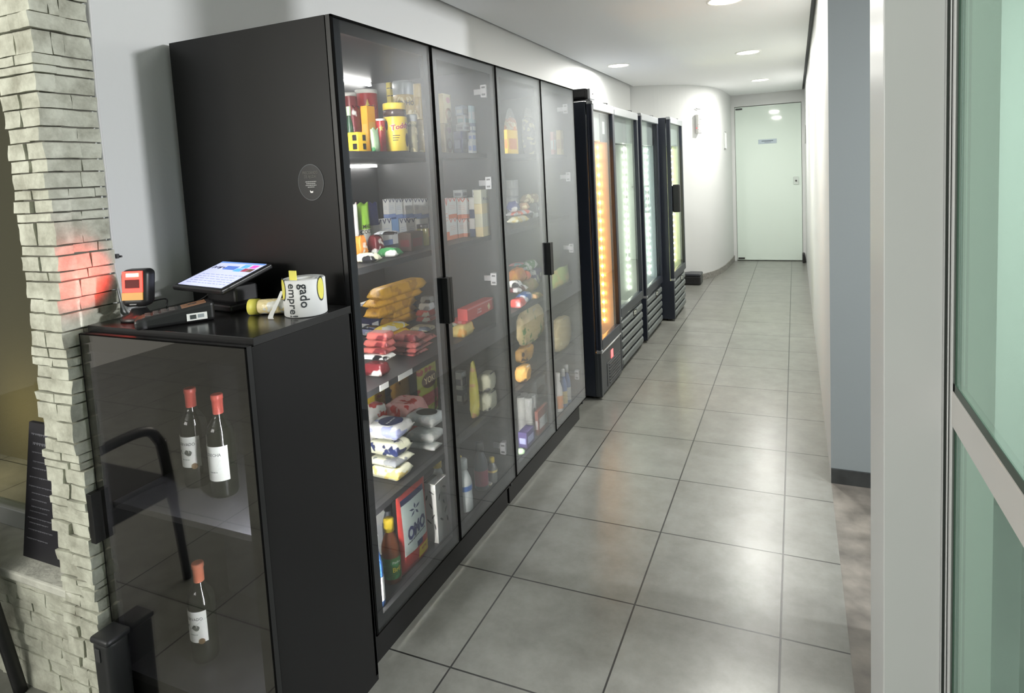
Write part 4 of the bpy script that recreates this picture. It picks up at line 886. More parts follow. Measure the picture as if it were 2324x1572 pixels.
('flat', 'biscuit_pack', 'black and white biscuit pack topping the red and white packs', 'biscuit pack', 'biscuit packs on the third shelf behind the nearest glass door', (-1.645, 2.601, 0.993), (0.056, 0.052, 0.032), ['greyb', 'ink'], {'boxy': True}),
('flat', 'pasta_pack', 'lower bright yellow flat pack at the front of the yellow stack', 'pack', 'biscuit packs on the third shelf behind the nearest glass door', (-1.64, 2.293, 0.905), (0.088, 0.158, 0.032), ['yellow3', 'amber'], {'fx': 1}),
('flat', 'pasta_pack', 'bright yellow flat pack at the front of the yellow stack', 'pack', 'biscuit packs on the third shelf behind the nearest glass door', (-1.64, 2.279, 0.937), (0.088, 0.156, 0.029), ['yellow3', 'white'], {'fx': 1}),
('flat', 'pasta_pack', 'white and pale blue flat pack beside the bright yellow packs', 'pack', 'biscuit packs on the third shelf behind the nearest glass door', (-1.566, 2.422, 0.905), (0.099, 0.088, 0.023), ['cream2', 'bluegrey'], {}),
('flat', 'coffee_pack', 'pale blue pack lying under the dark blue box', 'pack', 'biscuit packs on the third shelf behind the nearest glass door', (-1.771, 2.288, 0.905), (0.046, 0.045, 0.042), ['lav', 'white'], {}),
('flat', 'coffee_pack', 'black shiny pack lying in front of the pale blue pack', 'pack', 'biscuit packs on the third shelf behind the nearest glass door', (-1.716, 2.247, 0.947), (0.084, 0.051, 0.014), ['ink', 'navy'], {}),
('flat', 'wafer_pack', 'dark red speckled pack at the very front, third shelf', 'wafer pack', 'red-brown wafer packs on the third shelf', (-1.383, 1.819, 0.905), (0.084, 0.056, 0.044), ['maroon', 'white'], {'fx': 1, 'boxy': True}),
('flat', 'wafer_pack', 'white and black pack on the dark red speckled pack', 'wafer pack', 'red-brown wafer packs on the third shelf', (-1.41, 1.871, 0.949), (0.11, 0.067, 0.016), ['white', 'ink'], {'boxy': True, 'fx': 1}),
('flat', 'wafer_pack', 'bottom red-brown wafer pack of the near pile', 'wafer pack', 'red-brown wafer packs on the third shelf', (-1.42, 1.889, 0.965), (0.11, 0.069, 0.021), ['wafer', 'maroon'], {'boxy': True, 'fx': 1}),
('flat', 'wafer_pack', 'middle red-brown wafer pack of the near pile', 'wafer pack', 'red-brown wafer packs on the third shelf', (-1.42, 1.897, 0.986), (0.11, 0.057, 0.026), ['wafer', 'maroon'], {'boxy': True, 'fx': 1}),
('flat', 'wafer_pack', 'top red-brown wafer pack of the near pile', 'wafer pack', 'red-brown wafer packs on the third shelf', (-1.413, 1.896, 1.012), (0.094, 0.056, 0.03), ['wafer', 'maroon'], {'boxy': True, 'fx': 1}),
('flat', 'wafer_pack', 'bottom red-brown wafer pack of the far pile', 'wafer pack', 'red-brown wafer packs on the third shelf', (-1.42, 2.092, 0.905), (0.11, 0.103, 0.014), ['wafer', 'maroon'], {'boxy': True, 'fx': 1}),
('flat', 'wafer_pack', 'second red-brown wafer pack of the far pile', 'wafer pack', 'red-brown wafer packs on the third shelf', (-1.42, 2.11, 0.919), (0.11, 0.146, 0.016), ['wafer', 'maroon'], {'boxy': True, 'fx': 1}),
('flat', 'wafer_pack', 'third red-brown wafer pack of the far pile', 'wafer pack', 'red-brown wafer packs on the third shelf', (-1.42, 2.13, 0.935), (0.11, 0.184, 0.022), ['wafer', 'maroon'], {'boxy': True, 'fx': 1}),
('flat', 'wafer_pack', 'thin red-brown wafer pack topping the far pile', 'wafer pack', 'red-brown wafer packs on the third shelf', (-1.42, 2.095, 0.957), (0.11, 0.081, 0.03), ['wafer', 'maroon'], {'boxy': True, 'fx': 1}),
('flat', 'cracker_pack', 'yellow pack at the bottom under the red cracker packs', 'biscuit pack', 'biscuit packs on the third shelf behind the second glass door', (-1.345, 2.388, 0.905), (0.077, 0.112, 0.053), ['yellow4', 'amber'], {'boxy': True, 'fx': 1}),
('flat', 'cracker_pack', 'red pack under the cream cracker pack', 'biscuit pack', 'biscuit packs on the third shelf behind the second glass door', (-1.36, 2.497, 0.958), (0.088, 0.275, 0.014), ['red3', 'pink'], {'boxy': True, 'fx': 1}),
('box', 'cracker_pack', 'red cream cracker pack with square biscuit picture', 'biscuit pack', 'biscuit packs on the third shelf behind the second glass door', (-1.325, 2.498, 0.972), (0.05, 0.265, 0.053), ['red3', 'pink'], {'text': 'Cream\nCracker', 'tcol': 'white', 'biscuit': True}),
('flat', 'sachet', 'small pale sachet at the shelf edge beside the cracker packs', 'sachet', 'biscuit packs on the third shelf behind the second glass door', (-1.355, 2.318, 0.958), (0.034, 0.048, 0.014), ['cream2', 'green'], {}),
('flat', 'snack_pack', 'red-pink snack pack at the bottom of the snack heap', 'snack pack', 'snack packs on the third shelf behind the third glass door', (-1.325, 2.958, 0.905), (0.066, 0.099, 0.049), ['red3', 'pink'], {}),
('flat', 'snack_pack', 'blue snack pack low in the snack heap', 'snack pack', 'snack packs on the third shelf behind the third glass door', (-1.346, 3.09, 0.905), (0.066, 0.136, 0.05), ['blue4', 'white'], {}),
('flat', 'snack_pack', 'olive snack pack low at the far side of the heap', 'snack pack', 'snack packs on the third shelf behind the third glass door', (-1.325, 3.188, 0.905), (0.066, 0.091, 0.032), ['olive', 'tan'], {}),
('flat', 'snack_pack', 'red and white snack pack in the snack heap', 'snack pack', 'snack packs on the third shelf behind the third glass door', (-1.39, 3.112, 0.955), (0.066, 0.138, 0.033), ['maroon', 'white'], {}),
('flat', 'snack_pack', 'tan snack pack in the middle of the heap', 'snack pack', 'snack packs on the third shelf behind the third glass door', (-1.43, 3.332, 0.905), (0.066, 0.244, 0.073), ['tan2', 'olive'], {}),
('flat', 'snack_pack', 'white and black snack pack at the near edge of the heap', 'snack pack', 'snack packs on the third shelf behind the third glass door', (-1.39, 3.075, 0.988), (0.066, 0.069, 0.036), ['white', 'ink'], {}),
('flat', 'snack_pack', 'orange snack pack high in the snack heap', 'snack pack', 'snack packs on the third shelf behind the third glass door', (-1.45, 3.246, 0.978), (0.066, 0.121, 0.085), ['orange2', 'amber'], {}),
('flat', 'snack_pack', 'red-orange snack pack beside the high orange one', 'snack pack', 'snack packs on the third shelf behind the third glass door', (-1.45, 3.351, 0.978), (0.066, 0.061, 0.053), ['coral', 'orange'], {}),
('flat', 'snack_pack', 'dark purple snack pack at the far side of the heap', 'snack pack', 'snack packs on the third shelf behind the third glass door', (-1.49, 3.635, 0.905), (0.066, 0.223, 0.096), ['purple', 'white'], {}),
('flat', 'snack_pack', 'pink and teal snack pack near the top of the heap', 'snack pack', 'snack packs on the third shelf behind the third glass door', (-1.49, 3.341, 1.063), (0.066, 0.101, 0.016), ['pink', 'teal'], {}),
('flat', 'snack_pack', 'green snack pack topping the snack heap', 'snack pack', 'snack packs on the third shelf behind the third glass door', (-1.51, 3.554, 1.001), (0.066, 0.195, 0.057), ['green2', 'white'], {}),
('pouch', 'snack_pack', 'large light green snack bag behind the fourth glass door', 'snack pack', 'goods behind the fourth glass door', (-1.32, 3.607, 0.905), (0.05, 0.286, 0.105), ['limeb', 'yellow4'], {}),
('pouch', 'popcorn_bag', 'yellow corn snack bag at the near end, back of fourth shelf', 'bag', 'bags on the fourth shelf behind the nearest glass door', (-1.82, 2.377, 0.5), (0.04, 0.133, 0.149), ['yellow3', 'orange'], {'text': 'TRA', 'tcol': 'red'}),
('pouch', 'popcorn_bag', 'golden brown snack bag in the middle, back of fourth shelf', 'bag', 'bags on the fourth shelf behind the nearest glass door', (-1.715, 2.423, 0.5), (0.04, 0.155, 0.198), ['golden', 'brown'], {}),
('pouch', 'popcorn_bag', 'large olive green popcorn bag with brown oval, fourth shelf', 'bag', 'bags on the fourth shelf behind the nearest glass door', (-1.58, 2.45, 0.5), (0.04, 0.169, 0.288), ['olive2', 'red2'], {'text': 'YOKI', 'tcol': 'cream', 'oval': 'brown'}),
('flat', 'rice_bag', 'red and white bag leaning at the near end, fourth shelf', 'bag', 'bags on the fourth shelf behind the nearest glass door', (-1.611, 2.098, 0.5), (0.075, 0.062, 0.1737), ['white', 'red3'], {'fat': True, 'disc': 'red3', 'fx': 1}),
('flat', 'rice_bag', 'pink striped bag with red patch behind the sugar bags', 'bag', 'bags on the fourth shelf behind the nearest glass door', (-1.604, 2.292, 0.5), (0.146, 0.16, 0.1206), ['pinkw', 'red3'], {'fat': True}),
('flat', 'rice_bag', 'cream rice bag at the bottom front of fourth shelf', 'bag', 'bags on the fourth shelf behind the nearest glass door', (-1.395, 1.88, 0.5), (0.134, 0.095, 0.0437), ['cream2', 'yellow4'], {'fat': True}),
('flat', 'rice_bag', 'cream rice bag second from the bottom, fourth shelf', 'bag', 'bags on the fourth shelf behind the nearest glass door', (-1.405, 1.896, 0.5437), (0.134, 0.117, 0.0284), ['cream2', 'grey'], {'fat': True}),
('flat', 'rice_bag', 'cream rice bag with dark stripe, third from the bottom', 'bag', 'bags on the fourth shelf behind the nearest glass door', (-1.42, 1.913, 0.5721), (0.146, 0.095, 0.0519), ['cream2', 'navy3'], {'fat': True, 'stripe': 'slate'}),
('flat', 'sugar_bag', 'white bag with navy emblem topping the cream rice bags', 'bag', 'bags on the fourth shelf behind the nearest glass door', (-1.44, 1.948, 0.624), (0.146, 0.128, 0.053), ['white', 'lav'], {'fat': True, 'oval': 'navy3'}),
('flat', 'sugar_bag', 'frosted white bag at the bottom of the far stack', 'bag', 'bags on the fourth shelf behind the nearest glass door', (-1.405, 2.127, 0.5), (0.134, 0.065, 0.0166), ['frost', 'white'], {'fat': True}),
('flat', 'sugar_bag', 'frosted white bag in the middle of the far stack', 'bag', 'bags on the fourth shelf behind the nearest glass door', (-1.425, 2.171, 0.5166), (0.134, 0.101, 0.0368), ['frost', 'white'], {'fat': True}),
('flat', 'sugar_bag', 'frosted white bag with black patch topping the far stack', 'bag', 'bags on the fourth shelf behind the nearest glass door', (-1.46, 2.232, 0.5534), (0.146, 0.107, 0.0495), ['frost', 'white'], {'fat': True, 'oval': 'ink'}),
('pouch', 'pasta_bag', 'tall slim yellow green bag, gathered at top, second glass door', 'bag', 'packs on the fourth shelf behind the second glass door', (-1.355, 2.486, 0.5), (0.05, 0.059, 0.255), ['yellowg', 'tan'], {'slim': True}),
('roundbag', 'garlic_bag', 'lower round pale bag with dark label beside the slim yellow bag', 'bag', 'packs on the fourth shelf behind the second glass door', (-1.335, 2.575, 0.5), (0.07, 0.12, 0.09), ['pale', 'slate'], {}),
('roundbag', 'garlic_bag', 'upper round pale bag stacked on its twin, dark label', 'bag', 'packs on the fourth shelf behind the second glass door', (-1.335, 2.58, 0.59), (0.07, 0.109, 0.09), ['pale', 'slate'], {}),
('box', 'grey_pack', 'lower grey pack lying behind the slim yellow bag', 'pack', 'packs on the fourth shelf behind the second glass door', (-1.496, 2.608, 0.5), (0.052, 0.045, 0.076), ['slate', 'greyb'], {}),
('box', 'grey_pack', 'upper grey pack behind the slim yellow bag', 'pack', 'packs on the fourth shelf behind the second glass door', (-1.492, 2.608, 0.576), (0.044, 0.05, 0.084), ['greyb', 'slate'], {}),
('roundbag', 'bread_bag', 'golden bread roll bag at the bottom, third glass door', 'bag', 'bread bags on the fourth shelf behind the third glass door', (-1.33, 2.996, 0.5), (0.07, 0.118, 0.085), ['bread', 'brown'], {'lump': True}),
('roundbag', 'bread_bag', 'golden bread roll bag stacked on the bottom one', 'bag', 'bread bags on the fourth shelf behind the third glass door', (-1.462, 3.329, 0.5), (0.07, 0.187, 0.091), ['bread', 'brown'], {'lump': True}),
('roundbag', 'bread_bag', 'dark brown bread bag behind the golden bread rolls', 'bag', 'bread bags on the fourth shelf behind the third glass door', (-1.555, 3.608, 0.5), (0.05, 0.264, 0.115), ['brownb', 'green3'], {'lump': True, 'fx': 1}),
('roundbag', 'bread_bag', 'cream loaf bag with green print topping the bread pile', 'bag', 'bread bags on the fourth shelf behind the third glass door', (-1.455, 3.422, 0.591), (0.07, 0.364, 0.206), ['breadp', 'green3'], {'lump': True}),
('roundbag', 'bread_bag', 'large beige bread bag behind the fourth glass door', 'bag', 'goods behind the fourth glass door', (-1.335, 3.604, 0.5), (0.07, 0.291, 0.202), ['breadp', 'cream'], {'lump': True}),
('bottle', 'cleaner_bottle', 'brown bottle with yellow cap and green label, cabinet base', 'bottle', 'cleaning goods on the cabinet base behind the nearest glass door', (-1.341, 1.77, 0.165), (0.067, 0.067, 0.233), ['amberb', 'yellow3', 'labelg'], {'text': 'Pinho\nBril', 'tcol': 'yellow3'}),
('bottle', 'cleaner_bottle', 'blue and white bottle half hidden by the near door frame', 'bottle', 'cleaning goods on the cabinet base behind the nearest glass door', (-1.305, 1.642, 0.165), (0.041, 0.041, 0.25), ['blue4', 'white', 'white'], {}),
('bottle', 'spray_bottle', 'dark spray bottle behind the yellow-capped bottle', 'bottle', 'cleaning goods on the cabinet base behind the nearest glass door', (-1.41, 1.86, 0.165), (0.049, 0.049, 0.252), ['slate', 'ink', 'slate'], {}),
('pouch', 'detergent_pouch', 'large red and white detergent refill pouch, cabinet base', 'pouch', 'cleaning goods on the cabinet base behind the nearest glass door', (-1.323, 1.889, 0.165), (0.035, 0.186, 0.295), ['omo', 'red3'], {'text': 'OMO', 'tcol': 'navy3', 'refil': True}),
('box', 'soap_powder_box', 'white box with dark leaf print behind the detergent pouch', 'box', 'cleaning goods on the cabinet base behind the nearest glass door', (-1.327, 2.067, 0.165), (0.06, 0.093, 0.241), ['white3', 'ink'], {'leaf': True}),
('box', 'soap_powder_box', 'greyish box at the back behind the brown bottle', 'box', 'cleaning goods on the cabinet base behind the nearest glass door', (-1.465, 1.908, 0.165), (0.049, 0.05, 0.194), ['greyb', 'grey'], {}),
('bottle', 'bleach_bottle', 'clear white bottle with blue band and yellow cap behind leaf print box', 'bottle', 'cleaning goods on the cabinet base behind the nearest glass door', (-1.387, 2.188, 0.165), (0.063, 0.063, 0.277), ['frost', 'yellow3', 'blue4'], {}),
('bottle', 'water_bottle', 'clear water bottle with blue band at the front, second door', 'bottle', 'bottles on the cabinet base behind the second glass door', (-1.321, 2.284, 0.165), (0.072, 0.072, 0.225), ['frost', 'frost', 'blue4'], {}),
('bottle', 'oil_bottle', 'tall grey and dark pink bottle behind the clear water bottle', 'bottle', 'bottles on the cabinet base behind the second glass door', (-1.336, 2.473, 0.165), (0.065, 0.065, 0.219), ['slate', 'ink', 'dpink'], {}),
('bottle', 'sauce_bottle', 'small bottle with yellow cap and yellow label, cabinet base', 'bottle', 'bottles on the cabinet base behind the second glass door', (-1.312, 2.54, 0.165), (0.048, 0.048, 0.12), ['frostd', 'yellow3', 'yellow4'], {}),
('clearbag', 'cup_pack', 'crinkled clear pack lying beside the clear water bottle', 'pack', 'bottles on the cabinet base behind the second glass door', (-1.335, 2.504, 0.165), (0.08, 0.04, 0.018), ['greyb', 'clear'], {}),
('bottle', 'oil_bottle', 'bottle with a yellow cap at the back, second door', 'bottle', 'bottles on the cabinet base behind the second glass door', (-1.391, 2.371, 0.165), (0.051, 0.051, 0.19), ['frost', 'yellow3', 'frost'], {}),
('rollpack', 'paper_roll_pack', 'lower pack of white paper rolls, cabinet base of third door', 'paper rolls', 'household goods on the cabinet base behind the third glass door', (-1.378, 3.128, 0.165), (0.09, 0.099, 0.205), ['paper', 'slate'], {}),
('rollpack', 'paper_roll_pack', 'upper pack of grey-white paper rolls on the lower one', 'paper rolls', 'household goods on the cabinet base behind the third glass door', (-1.528, 3.596, 0.165), (0.09, 0.286, 0.138), ['paper2', 'slate'], {}),
('box', 'foil_box', 'brown-red box beside the paper roll packs', 'box', 'household goods on the cabinet base behind the third glass door', (-1.305, 3.16, 0.165), (0.02, 0.157, 0.134), ['rust', 'white'], {}),
('box', 'coffee_box', 'purple box at the front of the paper roll packs', 'box', 'household goods on the cabinet base behind the third glass door', (-1.32, 2.971, 0.165), (0.05, 0.106, 0.083), ['purple', 'lav'], {}),
('bottle', 'soap_bottle', 'small pale green bottle at the near front corner, third door', 'bottle', 'household goods on the cabinet base behind the third glass door', (-1.307, 2.861, 0.165), (0.043, 0.043, 0.023), ['paleg', 'paleg', 'paleg'], {}),
('bottle', 'softener_bottle', 'white and orange bottle with yellow edge behind the fourth door', 'bottle', 'bottles behind the fourth glass door', (-1.313, 3.457, 0.165), (0.055, 0.055, 0.233), ['white3', 'white', 'orange2'], {}),
('bottle', 'softener_bottle', 'nearer blue bottle with white cap behind the fourth door', 'bottle', 'bottles behind the fourth glass door', (-1.308, 3.537, 0.165), (0.046, 0.046, 0.233), ['blue4', 'white', 'yellow4'], {}),
('bottle', 'softener_bottle', 'taller blue bottle with white cap and white label, fourth door', 'bottle', 'bottles behind the fourth glass door', (-1.308, 3.602, 0.165), (0.046, 0.046, 0.24), ['blue4', 'white', 'white3'], {}),
]

# ------------------------------------------------------------------ groceries in the cabinets
def pillow(bm, L, W, H, p=2.2, amp=.12, seed=0, nx=14, ny=10, crimp=.12, flatb=.35):
    """sealed film pack lying in the xy plane, z from 0 to H, crimped at the two x ends"""
    off = Vector((seed * 3.1, seed * 1.7, seed))
    top, bot = [], []
    for i in range(nx + 1):
        rt, rb = [], []
        u = -1 + 2 * i / nx
        for j in range(ny + 1):
            v = -1 + 2 * j / ny
            a = max(0.0, 1 - abs(u / (1 - crimp * .8)) ** (p * 2.2)) ** .5 * max(0.0, 1 - abs(v) ** (p * 1.3)) ** .5
            nn = noise.noise(Vector((u * 1.6, v * 1.3, 0)) + off) * amp + noise.noise(Vector((u * 4, v * 4, 2)) + off) * amp * .5
            mid = H * flatb
            wob = noise.noise(Vector((u * 2.2, v * 2, 7)) + off)
            x = u * L / 2; y = v * W / 2 * (1 + (.04 if p < 8 else .008) * wob) * (1.0 if abs(u) < 1 - crimp else 1.03)
            e = .0012
            zt = mid + max(a * (H - mid) * (1 + nn), e); zb = mid - max(a * mid, e)
            if abs(u) > 1 - crimp: 
                zt += .002 * math.sin(j * 2.2 + seed); zb += .002 * math.sin(j * 2.2 + seed) - .0005
            rt.append(bm.verts.new((x, y, max(zt, .001)))); rb.append(bm.verts.new((x, y, max(zb, 0))))
        top.append(rt); bot.append(rb)
    for i in range(nx):
        for j in range(ny):
            for g, fl in ((top, 0), (bot, 1)):
                q = (g[i][j], g[i + 1][j], g[i + 1][j + 1], g[i][j + 1])
                f = bm.faces.new(q if not fl else q[::-1]); f.smooth = True
    for j in range(ny):
        for i, s in ((0, 0), (nx, 1)):
            q = (bot[i][j], top[i][j], top[i][j + 1], bot[i][j + 1]); bm.faces.new(q if not s else q[::-1])
    for i in range(nx):
        for j, s in ((0, 0), (ny, 1)):
            q = (bot[i][j], bot[i + 1][j], top[i + 1][j], top[i][j]); bm.faces.new(q if not s else q[::-1])
def pouch_bm(d, w, h, seed=0, slim=False):
    """standing pouch: thick at the bottom, flat crimped top, front towards +x"""
    bm = bm_(); nz, ny = 14, 10; off = Vector((seed * 2.3, seed, 1)); F, B = [], []
    for i in range(nz + 1):
        s = i / nz; fr, bk = [], []
        th = (1 - s ** 2.2) ** .6 if s < .93 else .02
        th = max(th, .03) * (.55 + .45 * min(1, s * 5))
        wf = 1.0
        if slim: wf = 1 - .62 * max(0, math.sin(s * PI)) ** .5 if s < .9 else .55; wf = 1.0 if s < .18 else (.45 + .2 * noise.noise(Vector((s * 6, 0, seed))))
        for j in range(ny + 1):
            v = -1 + 2 * j / ny
            a = max(0, 1 - abs(v) ** 3) ** .6
            n_ = noise.noise(Vector((v * 1.8, s * 3, 0)) + off) * .18 + noise.noise(Vector((v * 4, s * 7, 3)) + off) * .08
            y = v * w / 2 * wf; z = s * h + (.004 * math.sin(v * 5 + seed) if s > .95 else 0)
            x = d / 2 * a * th * (1 + n_)
            fr.append(bm.verts.new((max(x, .0008), y, z))); bk.append(bm.verts.new((-max(d / 2 * a * th, .0008), y, z)))
        F.append(fr); B.append(bk)
    for i in range(nz):
        for j in range(ny):
            f = bm.faces.new((F[i][j], F[i][j + 1], F[i + 1][j + 1], F[i + 1][j])); f.smooth = True
            f = bm.faces.new((B[i][j + 1], B[i][j], B[i + 1][j], B[i + 1][j + 1])); f.smooth = True
        bm.faces.new((B[i][0], F[i][0], F[i + 1][0], B[i + 1][0])); bm.faces.new((F[i][ny], B[i][ny], B[i + 1][ny], F[i + 1][ny]))
    for j in range(ny):
        bm.faces.new((B[0][j], B[0][j + 1], F[0][j + 1], F[0][j])); bm.faces.new((F[nz][j], F[nz][j + 1], B[nz][j + 1], B[nz][j]))
    return bm
def lumpy(d, w, h, seed=0, lump=False):
    bm = bm_(); bmesh.ops.create_icosphere(bm, subdivisions=4, radius=1); off = Vector((seed * 2.7, seed, 4))
    for v in bm.verts:
        c = v.co.copy()
        s = lambda q: math.copysign(abs(q) ** .62, q)
        n_ = 1 + .10 * noise.noise(c * 1.6 + off) + (.10 * noise.noise(c * 3.6 + off) if lump else .05 * noise.noise(c * 6 + off))
        v.co = Vector((s(c.x) * d / 2 * n_, s(c.y) * w / 2 * n_, max(0, h / 2 + s(c.z) * h / 2 * (n_ if c.z > 0 else 1))))
    for f in bm.faces: f.smooth = True
    return bm
CLEARF = see_thru_plastic('clear_film', 'd8d8d0', .28, .10)
FROST = see_thru_plastic('frosted_plastic', 'cfd6d2', .72, .25)
FROSTD = see_thru_plastic('frosted_plastic_dark', '8f928c', .72, .25)
def body_mat(k):
    return FROST if k == 'frost' else FROSTD if k == 'frostd' else plain(k, .3)
# front-facing (+x) print helper for an item at local origin
def front(x, zc, yc=0.0): return lambda px, py, tt: (x + tt, yc + px, zc + py)
def build(row, idx):
    kind, name, label, cat, group, loc, (d, w_, h), cols, o = row
    loc = (loc[0], loc[1], loc[2] + .0007)
    k0 = cols[0]; k1 = cols[1] if len(cols) > 1 else cols[0]
    if kind in ('box', 'carton'):
        hx_, hy = d / 2 - .0006, w_ / 2 - .0006; bm = bm_()
        if kind == 'carton' and o.get('vmark'):
            box(bm, -hx_, hx_, -hy, hy, h * .20, h, 0, .0012, 1); box(bm, -hx_, hx_, -hy, hy, 0, h * .20, 1, .0008, 1)
        elif kind == 'carton':
            box(bm, -hx_, hx_, -hy, hy, h * .42, h, 0, .0012, 1); box(bm, -hx_, hx_, -hy, hy, 0, h * .42, 1, .0008, 1)
        else: box(bm, -hx_, hx_, -hy, hy, 0, h, 0, .0012, 1)
        mats = [plain(k0, .6), plain(k1, .6), plain('ink'), plain(o.get('vmark', 'tan'))]
        if o.get('vmark'):
            for fc, hw, xx in (('x', hy, hx_), ('y', hx_, -hy)):
                for s in ((-.5, 0), (.5, 0)) if hw > .024 else ((0, 0),):
                    c = hw * s[0]; q = hw * (.42 if hw > .024 else .8)
                    plate(bm, [(c - q, h * .995), (c - q * .55, h * .995), (c, h * .86), (c + q * .55, h * .995), (c + q, h * .995), (c, h * .80)][:3] + [(c, h * .80)], xx, 3, .0005, fc)
                    plate(bm, [(c + q, h * .995), (c + q * .55, h * .995), (c, h * .86), (c, h * .80)], xx, 3, .0005, fc)
                for r_ in range(3): plate(bm, rect(-hw * .7, hw * .5, h * (.62 - .08 * r_), h * (.63 - .08 * r_)), xx, 1, .0004, fc)
        elif kind == 'box' and not any(q in o for q in ('rows', 'squares', 'pict', 'leaf', 'biscuit')):
            plate(bm, rect(-hy * .72, hy * .72, h * .22, h * .66), hx_, 1, .0005); plate(bm, rect(-hx_ * .7, hx_ * .7, h * .25, h * .62), -hy, 1, .0005, 'y')
        if o.get('rows'):
            for r_ in range(1, 4):
                plate(bm, rect(-hy, hy, h * (.62 + .1 * r_), h * (.63 + .1 * r_)), hx_, 2, .0005); plate(bm, rect(-hx_ * .7, hx_ * .7, h * (.62 + .1 * r_), h * (.63 + .1 * r_)), -hy, 2, .0005, 'y')
        if o.get('squares'):
            for zc in (.28, .72): plate(bm, rect(hy * .1, hy * .8, h * (zc - .15), h * (zc + .15)), hx_, 2, .0005)
            for zc in (.28, .72): plate(bm, rect(-hx_ * .1, hx_ * .75, h * (zc - .15), h * (zc + .15)), -hy, 2, .0005, 'y')
        if o.get('pict'):
            plate(bm, ell(hy * .75, h * .24, 18, (hy * .15, h * .30)), hx_, 1, .0005); plate(bm, ell(hy * .5, h * .10, 16, (hy * .2, h * .80)), hx_, 4, .0005); plate(bm, ell(hy * .5, h * .12, 16, (hy * .25, h * .33)), hx_ + .0004, 0, .0004)
            mats.append(plain('pink'))
        if o.get('leaf'):
            for c, a in (((.1, .62), .5), ((.3, .45), -.6), ((-.2, .35), .9), ((.45, .28), .2), ((-.35, .75), -.3), ((.25, .85), 1.1)):
                ca, sa = math.cos(a), math.sin(a)
                plate(bm, [(hy * c[0] * 1.4 + p * ca - q * sa, h * c[1] + p * sa + q * ca) for p, q in ell(.004, .014, 12)], hx_, 2, .0005)
                plate(bm, [(hx_ * c[0] * 1.4 + p * ca - q * sa, h * c[1] + p * sa + q * ca) for p, q in ell(.003, .012, 12)], -hy, 2, .0005, 'y')
            box(bm, -hx_ * .8, -hx_ * .2, -hy, hy * .6, h - .0003, h + .0006, 2)
        if o.get('biscuit'):
            c = (hy * .58, h * .42); q = h * .30
            plate(bm, [(c[0] - q * .9, c[1] + q * .25), (c[0] - q * .1, c[1] - q), (c[0] + q * .95, c[1] - q * .3), (c[0] + q * .2, c[1] + q)], hx_, 4, .0012); mats.append(plain('cream'))
            plate(bm, rect(-hy * .98, hy * .98, h * .86, h * .97), hx_, 1, .0005)
        ob = obj(name, bm, mats, None, loc)
        if o.get('text'):
            sz = min(h * .22, w_ * .30)
            lettering(o['text'], sz if not o.get('biscuit') else h * .26, plain(o['tcol']), ob, front(hx_ + .0006, h * (.62 if not o.get('biscuit') else .45), -hy * .15 if o.get('biscuit') else 0))
    elif kind == 'can':
        ob = thing(name, label, cat, loc, 0, group); r = d / 2 - .0006
        bm = bm_(); lathe(bm, [(0, 0), (r * .96, 0), (r, .003), (r, h * .93), (r * .97, h * .95), (0, h * .95)], 28); bd = obj('body', bm, plain(k0, .3), ob)
        bm = bm_(); lathe(bm, [(r * .9, h * .935), (r * 1.03 if r < .02 else r * 1.01, h * .935), (r * 1.01, h * .99), (r * .93, h), (r * .86, h * .985), (0, h * .985)], 28); obj('lid', bm, plain(k1), ob)
        if o.get('star'):
            bm = bm_(); A = math.radians(-50); rr = r + .0005
            pts = [((r * .62 if k % 2 == 0 else r * .25) * math.cos(k * PI / 5 + PI / 2), (r * .8 if k % 2 == 0 else r * .32) * math.sin(k * PI / 5 + PI / 2)) for k in range(10)]
            zc = h * .72
            cv = bm.verts.new((rr * math.cos(A), rr * math.sin(A), zc)); vs = [bm.verts.new((rr * math.cos(A + p / rr), rr * math.sin(A + p / rr), zc + q)) for p, q in pts]
            for k in range(10): bm.faces.new((cv, vs[k], vs[(k + 1) % 10]))
            obj('star_print', bm, plain(o['star']), bd)
        if o.get('text'):
            A = math.radians(-50); rr = r + .0009
            lettering(o['text'], r * .50, plain(o['tcol']), bd, lambda px, py, tt: (rr * math.cos(A + px / rr), rr * math.sin(A + px / rr), h * .72 + py))
    elif kind == 'jar':
        ob = thing(name, label, cat, loc, 0, group); r = d / 2 - .0006
        bm = bm_(); lathe(bm, [(0, 0), (r * .95, 0), (r, .004), (r, h * .80), (r * .96, h * .83), (0, h * .83)], 28); bd = obj('body', bm, printed(k0, 'cream' if k0.startswith('gold') else k0, 30, .6) if k0 != 'olive' else plain('olive', .15), ob)
        bm = bm_(); lathe(bm, [(r * .97, h * .81), (r * 1.0, h * .825), (r * 1.0, h * .97), (r * .94, h), (0, h * .995)], 28); obj('lid', bm, plain(k1, .3), ob)
        if o.get('text'):
            A = math.radians(-52); rr = r + .0009
            bm = bm_(); pts = ell(r * .75, r * .42, 20); zc = h * .70
            bm.faces.new([bm.verts.new(((rr - .0004) * math.cos(A + p / rr), (rr - .0004) * math.sin(A + p / rr), zc + r * .3 + q)) for p, q in pts]); obj('oval_print', bm, plain('cream'), bd)
            lettering(o['text'], r * .60, plain(o['tcol']), bd, lambda px, py, tt: (rr * math.cos(A + px / rr), rr * math.sin(A + px / rr), zc + py))
    elif kind == 'toddy':
        ob = thing(name, label, cat, loc, 0, group); r = d / 2 - .0006
        bm = bm_(); lathe(bm, [(0, 0), (r * .94, 0), (r, .006), (r * .95, h * .35), (r, h * .62), (r * .97, h * .72), (r * .90, h * .76), (0, h * .76)], 32, mis=[1, 1, 0, 0, 0, 1, 1]); bd = obj('body', bm, [plain('yellow3', .3), plain('brown', .3)], ob)
